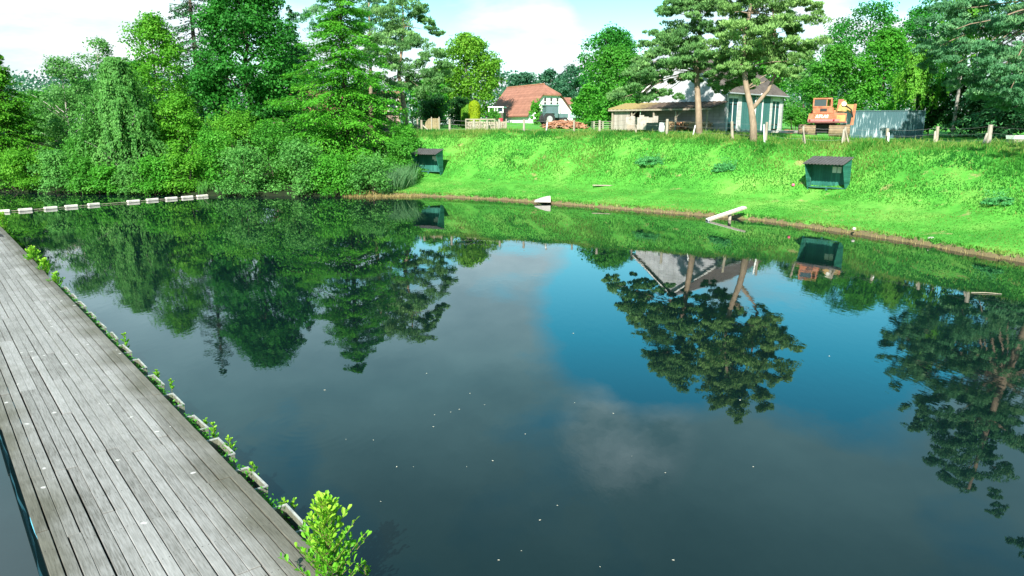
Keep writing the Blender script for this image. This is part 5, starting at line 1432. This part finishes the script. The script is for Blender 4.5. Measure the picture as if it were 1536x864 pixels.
# tractor
tk = px_size(100)
tb = P(830, 186, 100); tb.z = tz(tb.x, tb.y)
tr = tag(empty('tractor', tb, R(18)), 'grey-green cab tractor parked before the farmhouse gable', 'tractor')
M['tractor_paint'] = mat_plain('tractor_paint', (0.10, 0.17, 0.17), 0.45, 0.2, 3)
M['hub'] = mat_plain('hub_paint', (0.35, 0.36, 0.36), 0.5, 0.2, 3)
def wheel(x, y, r, w):
    t_ = MB().tube([(x, y - w / 2, r), (x, y - w / 2 + 0.06, r), (x, y + w / 2 - 0.06, r), (x, y + w / 2, r)], [r * 0.9, r, r, r * 0.9], 22).build('wheel', M['rubber'], tr)
    MB().tube([(x, y - w / 2 - 0.03, r), (x, y - w / 2 + 0.01, r)], r * 0.5, 16).build('rim', M['hub'], t_)
for y in (-0.75, 0.75):
    wheel(-0.9, y, 0.82, 0.46); wheel(1.35, y * 0.95, 0.52, 0.34)
MB().box(-1.0, 1.9, -0.35, 0.35, 0.55, 1.0).build('chassis', M['black'], tr)
MB().box(0.35, 2.0, -0.38, 0.38, 0.95, 1.55, bevel=0.06).build('bonnet', M['tractor_paint'], tr)
MB().box(-1.6, -0.2, -1.0, -0.55, 1.55, 1.64, bevel=0.03).box(-1.6, -0.2, 0.55, 1.0, 1.55, 1.64, bevel=0.03).build('mudguard', M['tractor_paint'], tr)
cbm = MB()
for cx_ in (-1.25, -0.35, 0.4):
    for cy_ in (-0.7, 0.7):
        cbm.box(cx_ - 0.05, cx_ + 0.05, cy_ - 0.05, cy_ + 0.05, 1.0, 2.55)
cbm.box(-1.3, 0.45, -0.75, 0.75, 1.0, 1.5)
tcab = cbm.build('cab', M['tractor_paint'], tr)
MB().box(-1.45, 0.6, -0.85, 0.85, 2.551, 2.72, bevel=0.05).build('roof', mat_plain('cab_roof', (0.22, 0.34, 0.33), 0.5, 0.15, 3), tcab)
MB().box(-1.2, -0.4, -0.71, -0.70, 1.502, 2.54).box(-0.3, 0.35, -0.71, -0.70, 1.502, 2.54).box(-1.26, -1.25, -0.65, 0.65, 1.502, 2.54).box(0.40, 0.41, -0.65, 0.65, 1.502, 2.54).build('window', mat_glass('cab_glass', (0.09, 0.15, 0.16)), tcab)
MB().tube([(1.1, 0.2, 1.55), (1.1, 0.2, 2.4)], 0.04, 8).build('exhaust', M['black'], tr)
MB().box(-2.3, -1.5, -0.5, 0.5, 0.5, 0.62).tube([(-1.4, 0, 0.9), (-2.2, 0, 0.6)], 0.05, 6).build('hitch', M['black'], tr)

wt = gp(861, 92); k_ = px_size(92); z0 = P(861, 177, 92).z - wt.z
wtr = tag(empty('water_trailer', wt, R(-5)), 'long pale green trailer behind the tile heap and elder', 'trailer')
MB().box(-7 * k_, 9 * k_, 0, 1.3, z0, z0 + 0.62, bevel=0.05).build('body', mat_plain('pale_green', (0.25, 0.42, 0.33), 0.6, 0.15, 2), wtr)
for xx in (-0.1, 0.75):
    MB().tube([(xx, -0.06, 0.36), (xx, 0.1, 0.36)], 0.36, 16).build('wheel', M['rubber'], wtr)

pp = gp(904, 66); pal = tag(empty('pallet_stack', pp, R(3)), 'pale pallets piled at the dark shed opening beside the lean-to', 'pallets')
for lv in range(5):
    q = MB()
    for j in range(5): q.box(-0.9, 0.9, j * 0.24, j * 0.24 + 0.16, lv * 0.17 + 0.12, lv * 0.17 + 0.14)
    for xx in (-0.8, 0, 0.8): q.box(xx - 0.06, xx + 0.06, 0, 1.1, lv * 0.17, lv * 0.17 + 0.118)
    q.build('pallet', M['pale_timber'], pal)

# ------------------------------------------------------------------ things along the water's edge
def along(u0, v0, u1, v1, z0, z1):
    a, b_ = G(u0, v0, z0), G(u1, v1, z1)
    return a, b_
a, b_ = G(1061.5, 329.3, 0.06), G(1117, 310.5, 0.66)
cen = (a + b_) / 2
rmp = tag(empty('plank_ramp', Vector((cen.x, cen.y, 0))), 'long white plank ramp sloping from the bank into the water', 'ramp')
d = (b_ - a); Lr = d.length
yaw = math.atan2(d.y, d.x); pit = -math.asin(d.z / Lr)
Mx = Matrix.Translation(cen - Vector((cen.x, cen.y, 0))) @ Euler((0, pit, yaw)).to_matrix().to_4x4()
MB().box(-Lr / 2, Lr / 2, -0.19, 0.19, -0.03, 0.03, M=Mx, bevel=0.008).build('board', M['white_paint'], rmp)
MB().box(-Lr / 2, Lr / 2, -0.21, -0.192, -0.07, 0.025, M=Mx).box(-Lr / 2, Lr / 2, 0.192, 0.21, -0.07, 0.025, M=Mx).build('edge_rail', M['pale_timber'], rmp)
sp = a.lerp(b_, 0.60) - Vector((cen.x, cen.y, 0))
MB().box(sp.x - 0.07, sp.x + 0.07, sp.y - 0.07, sp.y + 0.07, -0.4, sp.z - 0.03).build('support_post', M['weathered'], rmp)
MB().tube([(a.x - cen.x, a.y - cen.y - 0.2, 0.05), (a.x - cen.x, a.y - cen.y + 0.2, 0.05)], 0.05, 8).build('end_roller', M['grey_sheet'], rmp)

M['stone'] = mat_plain('pale_stone', (0.46, 0.43, 0.39), 0.85, 0.15, 3, bump=0.4)
def stone(label, u, v, rx, ry, rz_, z=0.02, mat='stone', group=None, cat='stone', name='stone', seed=1, prism=False):
    p = G(u, v, z); q = MB()
    if prism:
        q.prism([(-rx, 0), (rx, -0.02), (rx * 0.98, rz_), (rx * 0.55, rz_ * 0.92), (-rx * 0.2, rz_ * 0.62), (-rx * 0.9, rz_ * 0.25)], -ry, ry)
    else:
        q.blob((0, 0, rz_ * 0.35), (rx, ry, rz_), 2, 0.12, seed)
    o = q.build(name, M[mat], loc=p)
    return tag(o, label, cat, group)
stone('white wedge-shaped block lying at the waterline', 813.5, 302.5, 0.52, 0.28, 0.36, 0.12, prism=True, name='wedge_block', cat='block')
stone('small white stone perched on the waterline lip', 748, 292, 0.16, 0.12, 0.11, 0.22, name='stone')
stone('pale pebble alone on the mown grass above the plank ramp', 1161, 303.5, 0.10, 0.09, 0.09, 0.55, name='stone', seed=3)
stone('flat pale stone at the waterline lip downhill of the big shelter', 1396, 358, 0.16, 0.10, 0.06, 0.22, name='stone', seed=4)
stone('whitish pebble on the grass lip beyond the flat stone', 1281, 344, 0.08, 0.08, 0.07, 0.25, name='stone', seed=6)
M['pink'] = mat_plain('pink_rubber', (0.75, 0.12, 0.22), 0.5, 0.1, 3)
pb = P(1191.5, 257.5, 43.0); pb.z = tz(pb.x, pb.y) + 0.10
tag(MB().blob((0, 0, 0), (0.09, 0.09, 0.09), 3, 0.0).build('ball', M['pink'], loc=pb, smooth=True), 'small pink ball in the slope grass beside the big shelter', 'ball')
lp = P(907, 270.5, 50); lp.z = tz(lp.x, lp.y) + 0.06
tag(MB().box(-0.80, 0.80, -0.12, 0.12, -0.03, 0.03, bevel=0.008).build('loose_plank', M['weathered'], loc=lp, rz=R(-12)), 'loose brown plank lying on the grassy slope', 'plank')
lp = G(1480, 439, 0.03)
tag(MB().tube([(-0.42, 0.02, -0.015), (0.0, 0.03, -0.005), (0.4, -0.03, -0.015)], [0.010, 0.014, 0.008], 6).build('floating_stick', M['weathered'], loc=lp, rz=R(-10)), 'pale stick floating on the reflection of the fence end', 'stick')

# ------------------------------------------------------------------ float line
M['float'] = mat_plain('float_plastic', (0.56, 0.53, 0.47), 0.6, 0.28, 5)
fpx = [(4, 317.2), (38, 315), (76, 312.3), (107, 309.7), (140.5, 307), (200, 302.3), (228.5, 299.8), (257, 297.8), (281, 296), (303.5, 294.3)]
f0 = G(150, 306, 0)
fl = tag(empty('float_line', f0), 'rope of white rectangular floats across the water by the willow', 'float line')
fpts = [G(u, v, 0.05) for u, v in fpx]
ext = [fpts[0] + (fpts[0] - fpts[1]) * k for k in (6, 4.5, 3, 2, 1)]
for i, p in enumerate(fpts):
    q = fpts[min(i + 1, len(fpts) - 1)] - fpts[max(i - 1, 0)]
    ln = 0.36 if i < 5 else 0.40
    o = MB().box(-ln, ln, -0.11, 0.11, -0.06, 0.10, bevel=0.03).build('float', M['float'], fl, loc=p - f0, rz=math.atan2(q.y, q.x) + random.uniform(-0.1, 0.1))
for p in ext[3:]:
    MB().box(-0.42, 0.42, -0.11, 0.11, -0.06, 0.12, bevel=0.03).build('float', M['float'], fl, loc=p - f0, rz=math.atan2((fpts[1] - fpts[0]).y, (fpts[1] - fpts[0]).x))
MB().tube([p - f0 for p in ext + fpts + [G(312, 292.5, 0.3)]], 0.018, 6).build('rope', M['weathered'], fl)

# ------------------------------------------------------------------ planter boxes and seedlings along the boardwalk
M['box_side'] = mat_plain('box_concrete', (0.15, 0.16, 0.12), 0.85, 0.35, 6, bump=0.4)
M['box_rim'] = mat_plain('box_rim', (0.32, 0.34, 0.32), 0.7, 0.4, 9)
M['soil'] = mat_plain('soil', (0.06, 0.06, 0.03), 0.95, 0.4, 7, c2=(0.05, 0.12, 0.02), bump=0.8)
def s_of(u, v, z):
    p = G(u, v, z); return (p - e1).dot(JD), (p - e1).dot(JN)
RZ = 0.30
print('box coords', [tuple(round(x, 2) for x in s_of(u, v, RZ)) for u, v in ((275, 606), (314, 643), (355, 687), (406.6, 739), (461, 790), (217, 551), (289, 624), (333, 667), (435, 766))])
BOXG = 'planter boxes along the boardwalk edge'
box_pos = []
near = s_of(355, 687, RZ)[0]; pitch_b = None
sl_list = sorted(s_of(u, v, RZ)[0] for u, v in ((275, 606), (314, 643), (355, 687), (406.6, 739), (461, 790)))
pitch_b = (sl_list[-1] - sl_list[0]) / 4
bl_len = abs(s_of(289, 624, RZ)[0] - s_of(314, 643, RZ)[0]) * 0.98
depth_b = np.mean([s_of(u, v, RZ)[1] for u, v in ((314, 643), (355, 687), (406.6, 739))])
print('box pitch', pitch_b, 'len', bl_len, 'depth', depth_b)
def pot_label(i):
    names = ['half hidden behind the leafy alder bush', 'next to the leafy alder bush, holding a green tuft', 'with one tall seedling, second from the alder bush', 'between the two bright seedlings', 'with a green tuft where the planks turn mossy']
    return names[i] if i < len(names) else None
box0 = None
def mk_box(s, lab):
    root = tag(empty('planter_box', J(s, 0.02, 0), JANG), lab, 'planter', BOXG)
    # local x along the walk, local -y out over the pond
    w = depth_b
    b1 = MB(); zt_ = RZ - 0.02
    b1.box(0, bl_len, -w, -w + 0.014, -0.1, zt_).box(0, 0.012, -w + 0.014, 0, -0.1, zt_).box(bl_len - 0.012, bl_len, -w + 0.014, 0, -0.1, zt_)
    b1.build('side', M['box_side'], root)
    b2 = MB(); b2.box(-0.006, bl_len + 0.006, -w - 0.006, -w + 0.018, zt_ + 0.001, RZ).box(-0.006, 0.014, -w + 0.019, -0.005, zt_ + 0.001, RZ).box(bl_len - 0.014, bl_len + 0.006, -w + 0.019, -0.005, zt_ + 0.001, RZ)
    b2.build('rim', M['box_rim'], root)
    b3 = MB().box(0.03, bl_len - 0.03, -w + 0.03, 0, -0.05, 0.12)
    b3.build('soil', M['soil'], root)
    return root
box_labels = ['planter box half hidden behind the leafy alder bush', 'planter box next to the alder bush, holding a green tuft', 'planter box below the tallest thin seedling', 'planter box beside the twin bright seedlings',
    'planter box where the plank edge turns mossy', 'white-rimmed planter box facing the sky reflection, fifth beyond the alder bush', 'planter box hung with dark moss, sixth beyond the alder bush',
    'planter box beside the lone yellow sprig', 'planter box just past the yellow sprig', 'planter box where the pond turns green with reflections', 'planter box nearest the trailing yellow bramble', 'planter box under the trailing yellow bramble',
    'planter box at the far end of the trailing bramble', 'farthest planter box still seen beside the dark bands']
first_s = sl_list[0]
for i, lab in enumerate(box_labels):
    b_ = mk_box(first_s + i * pitch_b + random.uniform(-0.03, 0.03), lab); b_.rotation_euler = (random.uniform(-0.03, 0.03), random.uniform(-0.02, 0.02), JANG + random.uniform(-0.03, 0.03)); b_.location.z += random.uniform(-0.02, 0.015)

def leafmesh(pts, nrm, tdir, Ls, tint):
    """rounded alder leaves: hexagons bent along the midrib, 2 quads each"""
    n = len(pts); t = unit(tdir); nrm = unit(nrm - t * (nrm * t).sum(-1, keepdims=True)); b = np.cross(nrm, t)
    Lh = Ls[:, None]
    def at_(a, w, h): return pts + t * Lh * a + b * Lh * w + nrm * Lh * h
    q1 = np.stack([at_(0, 0, 0), at_(0.40, 0.22, 0.08), at_(0.80, 0.27, 0.07), at_(1.0, 0, -0.04)], 1)
    q2 = np.stack([at_(0, 0, 0), at_(1.0, 0, -0.04), at_(0.80, -0.27, 0.07), at_(0.40, -0.22, 0.08)], 1)
    V = np.concatenate([q1, q2], 1).reshape(-1, 3)
    return V, np.repeat(tint, 2)

def sapling(name, label, base, h, spread, n_br, leaf_l, cat='plant', group=None, lean=(0, 0), leaf='sapling', per=9):
    root = tag(empty(name, base), label, cat, group)
    mb = MB(); P_, N_, T_, L_, C_ = [], [], [], [], []
    stem_top = np.array([lean[0], lean[1], h * 0.95])
    mb.tube([(0, 0, -0.15), tuple(stem_top * 0.5), tuple(stem_top)], [0.011 * max(0.4, h), 0.008 * max(0.4, h), 0.003], 6)
    for j in range(n_br):
        f = 0.04 + 0.94 * (j + rng.random()) / n_br
        p0 = stem_top * f
        a = j * 2.4 + rng.normal() * 0.4
        Lb = spread * (1 - f) ** 0.75 * rng.uniform(0.65, 1.1) + 0.02
        dirb = unit(np.array([np.cos(a), np.sin(a), 0.85 + rng.random() * 0.7]))
        p1 = p0 + dirb * Lb
        mb.tube([tuple(p0), tuple((p0 + p1) / 2 + np.array([0, 0, -0.01])), tuple(p1)], [0.005, 0.004, 0.002], 5)
        m_ = max(4, int(per * (0.5 + Lb / max(spread, 0.01))))
        t = np.linspace(0.15, 1.0, m_)
        pp_ = p0 + (p1 - p0) * t[:, None]
        aa = np.arange(m_) * 2.4 + j
        side = np.stack([np.cos(aa), np.sin(aa), 0.55 + 0 * aa], -1)
        T_.append(unit(side * 0.8 + dirb * 0.9)); P_.append(pp_); N_.append(unit(np.array([0, 0, 1.0]) + rng.normal(size=(m_, 3)) * 0.35))
        L_.append(leaf_l * rng.uniform(0.6, 1.15, m_)); C_.append(np.clip(0.25 + 0.45 * f + 0.15 * t + rng.normal(size=m_) * 0.14, 0, 1))
    V, tt = leafmesh(np.concatenate(P_), np.concatenate(N_), np.concatenate(T_), np.concatenate(L_), np.concatenate(C_))
    link('foliage', np_mesh('foliage', V, 4, tt), LEAF[leaf], root)
    mb.build('stem', mat_stem, root)
    return root
mat_stem = mat_plain('green_stem', (0.16, 0.15, 0.05), 0.7, 0.2, 6)
def jb(u, v, z=0.15):
    """point beside the boardwalk seen at photo pixel (u, v)"""
    return G(u, v, z)
sapling('alder_bush', 'leafy bright green alder bush growing against the boardwalk edge', jb(500, 905, 0.04), 1.22, 0.66, 84, 0.082, cat='bush', per=10, lean=(-0.06, 0.05))
SG = 'seedlings along the boardwalk edge'
sapling('seedling', 'yellow-green seedling rising from the box next to the alder bush', jb(427, 772), 0.20, 0.08, 7, 0.05, group=SG)
sapling('seedling', 'small two-leaved sprout between alder bush and boardwalk', jb(441, 766), 0.14, 0.05, 4, 0.045, group=SG)
sapling('seedling', 'bright upright seedling second from the alder bush', jb(381, 722), 0.28, 0.09, 8, 0.05, group=SG)
sapling('seedling', 'bushy bright seedling inside a planter box, third from the alder bush', jb(346, 684), 0.30, 0.12, 10, 0.05, group=SG)
sapling('seedling', 'thin dark-stemmed seedling between two planter boxes', jb(322, 664), 0.32, 0.08, 8, 0.05, group=SG)
sapling('seedling', 'tiny sprig on the white planter rim', jb(309, 640, 0.2), 0.12, 0.05, 4, 0.04, group=SG)
sapling('seedling', 'lone light sprig where the mossy plank end meets the boxes', jb(258, 588), 0.26, 0.07, 6, 0.05, group=SG)
sapling('seedling', 'lone yellow sprig standing over the sky reflection', jb(189, 528), 0.42, 0.12, 9, 0.06, group=SG)
sapling('seedling', 'faint seedling past the lone yellow sprig', jb(236, 572), 0.22, 0.10, 8, 0.05, group=SG)
sapling('seedling', 'small plant cut by the lower frame edge beside the alder bush', jb(548, 868, 0.0), 0.20, 0.09, 8, 0.04, group=SG)
sapling('bramble', 'yellow-green bramble spilling over the boardwalk edge near the dark bands', jb(52, 402, 0.1), 0.75, 0.45, 26, 0.11, cat='bush', group='brambles by the boardwalk')
sapling('bramble', 'middle bramble of the trailing yellow row', jb(70, 418, 0.1), 0.65, 0.42, 24, 0.10, cat='bush', group='brambles by the boardwalk')
sapling('bramble', 'small bramble at the near end of the trailing row', jb(86, 436, 0.1), 0.55, 0.35, 20, 0.09, cat='bush', group='brambles by the boardwalk')
sapling('bramble', 'leafy bramble beyond the dark bands at the frame edge', jb(6, 350, 0.1), 0.95, 0.6, 26, 0.12, cat='bush', group='brambles by the boardwalk')
# mossy growth between the boxes: low cushions, uncountable
Vs, ts = [], []
for i in range(-1, 30):
    s = first_s + i * pitch_b * 0.5 + rng.normal() * 0.15
    n = int(rng.integers(50, 190))
    p = np.array([J(s + rng.normal() * 0.17, 0.06 + abs(rng.normal()) * 0.07, 0) for _ in range(n)])
    p[:, 2] = 0.04 + 0.30 * rng.random(n) ** 1.3
    V_ = leaf_quads(p, unit(rdir(n) + np.array([0, 0, 0.6])), rng.uniform(0.03, 0.06, n), 0.028)
    Vs.append(V_); ts.append(np.clip(rng.normal(size=n) * 0.2 + 0.35, 0, 1))
tag(link('edge_growth', np_mesh('edge_growth', np.concatenate(Vs), 4, np.concatenate(ts)), LEAF['bright']), 'green moss and weeds growing along the boardwalk edge', 'weeds', kind='stuff')

# dark ribbed bands across the far boards
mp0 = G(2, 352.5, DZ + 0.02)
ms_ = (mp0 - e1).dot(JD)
mt = tag(empty('dark_bands', J(ms_, -1.0, DZ + 0.012), JANG), 'dark ribbed bands lying across the far boardwalk planks', 'mat')
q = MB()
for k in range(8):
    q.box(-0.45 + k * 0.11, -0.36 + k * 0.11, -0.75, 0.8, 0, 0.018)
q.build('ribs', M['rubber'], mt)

# floating specks on the pond
M['speck'] = mat_plain('pale_leaf', (0.55, 0.52, 0.42), 0.7, 0.2, 5)
leafm = None
rdp = random.Random(31)
spx = [(727, 607), (689, 614), (676, 618), (652, 622), (862, 604), (788, 651), (998, 709), (836, 758), (782, 826), (739, 691), (900, 850), (571, 752), (519, 659), (487, 585), (860, 500), (640, 560), (1010, 840), (948, 684), (810, 780), (700, 700),
       (1244, 534), (1110, 600), (620, 700), (920, 620), (560, 660), (650, 640), (595, 700), (705, 590), (748, 840), (1130, 700)]
for i, (u, v) in enumerate(spx):
    p = G(u, v, 0.004)
    r = rdp.uniform(0.006, 0.015) * (1.6 if v < 640 else 1.0)
    if leafm is None:
        q = MB(); q.prism([(-1, 0), (-0.3, -0.02), (1, 0.06), (-0.2, 0.16)], -0.45, 0.45)
        o = q.build('floating_leaf', M['speck']); leafm = o.data
    else:
        o = link('floating_leaf', leafm)
    o.location = p; o.scale = (r, r, r); o.rotation_euler = (0, 0, rdp.uniform(0, 6))
    tag(o, 'tiny pale leaf floating on the dark open water', 'leaf', 'leaves floating on the pond')

# ------------------------------------------------------------------ sky, sun, camera
SUN_EL, SUN_AZ = R(37.5), R(14)            # sun stands behind the camera, SUN_AZ towards -x
w = bpy.data.worlds.new('World'); scene.world = w; w.use_nodes = True
nt = w.node_tree; nt.nodes.clear(); L = nt.links.new
sky = N(nt, 'ShaderNodeTexSky', sky_type='NISHITA')
sky.sun_disc = False; sky.sun_elevation = SUN_EL; sky.sun_rotation = math.pi + SUN_AZ; sky.air_density = 1.1; sky.dust_density = 0.6; sky.ozone_density = 1.6
tc = N(nt, 'ShaderNodeTexCoord')
sx = N(nt, 'ShaderNodeSeparateXYZ'); L(tc.outputs['Generated'], sx.inputs[0])
zz = N(nt, 'ShaderNodeMath', operation='MAXIMUM', inp={1: 0.0}); L(sx.outputs['Z'], zz.inputs[0])
za = N(nt, 'ShaderNodeMath', operation='ADD', inp={1: 0.16}); L(zz.outputs[0], za.inputs[0])
dx = N(nt, 'ShaderNodeMath', operation='DIVIDE'); L(sx.outputs['X'], dx.inputs[0]); L(za.outputs[0], dx.inputs[1])
dy = N(nt, 'ShaderNodeMath', operation='DIVIDE'); L(sx.outputs['Y'], dy.inputs[0]); L(za.outputs[0], dy.inputs[1])
cb = N(nt, 'ShaderNodeCombineXYZ'); L(dx.outputs[0], cb.inputs[0]); L(dy.outputs[0], cb.inputs[1])
cn = N(nt, 'ShaderNodeTexNoise', inp={'Scale': 1.35, 'Detail': 7, 'Roughness': 0.56, 'Distortion': 0.25}); L(cb.outputs[0], cn.inputs['Vector'])

def lobe(az, el, rad, gain):
    """soft patch of the sky around a direction"""
    d = Vector((math.sin(R(az)) * math.cos(R(el)), math.cos(R(az)) * math.cos(R(el)), math.sin(R(el))))
    dp = N(nt, 'ShaderNodeVectorMath', operation='DOT_PRODUCT'); dp.inputs[1].default_value = d; L(tc.outputs['Generated'], dp.inputs[0])
    mr = N(nt, 'ShaderNodeMapRange', interpolation_type='SMOOTHSTEP', inp={'From Min': math.cos(R(rad)), 'From Max': math.cos(R(rad * 0.25)), 'To Min': 0.0, 'To Max': gain}); L(dp.outputs['Value'], mr.inputs['Value'])
    return mr.outputs['Result']
def add(a, b_):
    n = N(nt, 'ShaderNodeMath', operation='ADD'); L(a, n.inputs[0]); L(b_, n.inputs[1]); return n.outputs[0]
cov = N(nt, 'ShaderNodeMath', operation='ADD', inp={1: 0.14}); L(cn.outputs['Fac'], cov.inputs[0])
c = cov.outputs[0]
for az, el, rad, gain in [(9, 14.5, 8, -0.34), (13, 19, 6, -0.16), (25, 16, 10, -0.32), (20, 28, 11, 0.22), (34, 24, 10, 0.12), (30, 12, 7, -0.12), (-7, 8.5, 5, -0.20), (8, 8, 4.5, -0.18), (-30, 12, 14, 0.12), (-44, 36, 20, 0.3), (-8, 20, 10, 0.16), (9.5, 23.5, 6, 0.12), (24, 31, 10, 0.10)]:
    c = add(c, lobe(az, el, rad, gain))
cr = ramp(nt, [(0.47, (0, 0, 0)), (0.68, (1, 1, 1))]); L(c, cr.inputs[0])
# cloud body: bright low down and where thick edges catch the sun, greyer overhead
gy = ramp(nt, [(0.05, (0.84, 0.86, 0.87)), (0.13, (0.86, 0.94, 0.97)), (0.20, (0.66, 0.92, 1.0)), (0.34, (0.40, 0.74, 0.82)), (0.60, (0.17, 0.36, 0.42))]); L(zz.outputs[0], gy.inputs[0])
cn2 = N(nt, 'ShaderNodeTexNoise', inp={'Scale': 2.3, 'Detail': 5, 'Roughness': 0.6}); L(cb.outputs[0], cn2.inputs['Vector'])
gv = ramp(nt, [(0.3, (0.72, 0.76, 0.79)), (0.65, (1.06, 1.05, 1.04))]); L(cn2.outputs['Fac'], gv.inputs[0])
gm = N(nt, 'ShaderNodeMixRGB', blend_type='MULTIPLY', inp={0: 1.0}); L(gy.outputs[0], gm.inputs[1]); L(gv.outputs[0], gm.inputs[2])
cmb = N(nt, 'ShaderNodeMath', operation='MULTIPLY'); L(lobe(9.5, 23.0, 5.8, 1.1), cmb.inputs[0]); brn = ramp(nt, [(0.36, (0, 0, 0)), (0.60, (1, 1, 1))]); L(cn2.outputs['Fac'], brn.inputs[0]); L(brn.outputs[0], cmb.inputs[1]); br = cmb.outputs[0]
lbr = lobe(-44, 36, 20, 0.9)
br = add(br, lbr)
bm_ = N(nt, 'ShaderNodeMixRGB', blend_type='ADD', inp={2: (0.62, 0.62, 0.62, 1)}); L(br, bm_.inputs[0]); L(gm.outputs[0], bm_.inputs[1])
cs = N(nt, 'ShaderNodeVectorMath', operation='MULTIPLY'); cs.inputs[1].default_value = (6.2, 6.5, 6.6); L(bm_.outputs[0], cs.inputs[0])
mx = N(nt, 'ShaderNodeMixRGB'); L(cr.outputs[0], mx.inputs[0]); stc = ramp(nt, [(0.10, (0.85, 1.12, 1.10)), (0.17, (0.60, 1.32, 1.26)), (0.28, (0.26, 1.40, 1.40)), (0.6, (0.25, 0.90, 1.0))]); L(zz.outputs[0], stc.inputs[0])
st = N(nt, 'ShaderNodeVectorMath', operation='MULTIPLY'); L(stc.outputs[0], st.inputs[1]); L(sky.outputs[0], st.inputs[0]); L(st.outputs[0], mx.inputs[1]); L(cs.outputs[0], mx.inputs[2])
bg = N(nt, 'ShaderNodeBackground', inp={'Strength': 0.095}); L(mx.outputs[0], bg.inputs[0])
wo = N(nt, 'ShaderNodeOutputWorld'); L(bg.outputs[0], wo.inputs[0])

sun = bpy.data.lights.new('sun', 'SUN'); sun.energy = 5.0; sun.angle = R(0.5); sun.color = (1.0, 0.95, 0.86)
so = bpy.data.objects.new('sun', sun); COL.objects.link(so)
sd_ = Vector((-math.sin(SUN_AZ) * math.cos(SUN_EL), -math.cos(SUN_AZ) * math.cos(SUN_EL), math.sin(SUN_EL)))
so.rotation_euler = sd_.to_track_quat('Z', 'Y').to_euler()

cam = bpy.data.cameras.new('camera'); cam.sensor_width = 36; cam.lens = F / 1536 * 36; cam.clip_start = 0.1; cam.clip_end = 6000
co = bpy.data.objects.new('camera', cam); COL.objects.link(co)
co.location = (0, 0, H); co.rotation_euler = (R(90) - TH, 0, 0)
scene.camera = co

vs = scene.view_settings
vs.view_transform = 'Standard'; vs.look = 'None'; vs.gamma = 1.0; vs.exposure = 1.2; vs.use_curve_mapping = False
scene.render.engine = 'CYCLES'
cy = scene.cycles
cy.max_bounces = 6; cy.diffuse_bounces = 3; cy.glossy_bounces = 3; cy.transmission_bounces = 3; cy.transparent_max_bounces = 4
cy.use_denoising = True
cy.sample_clamp_indirect = 6.0
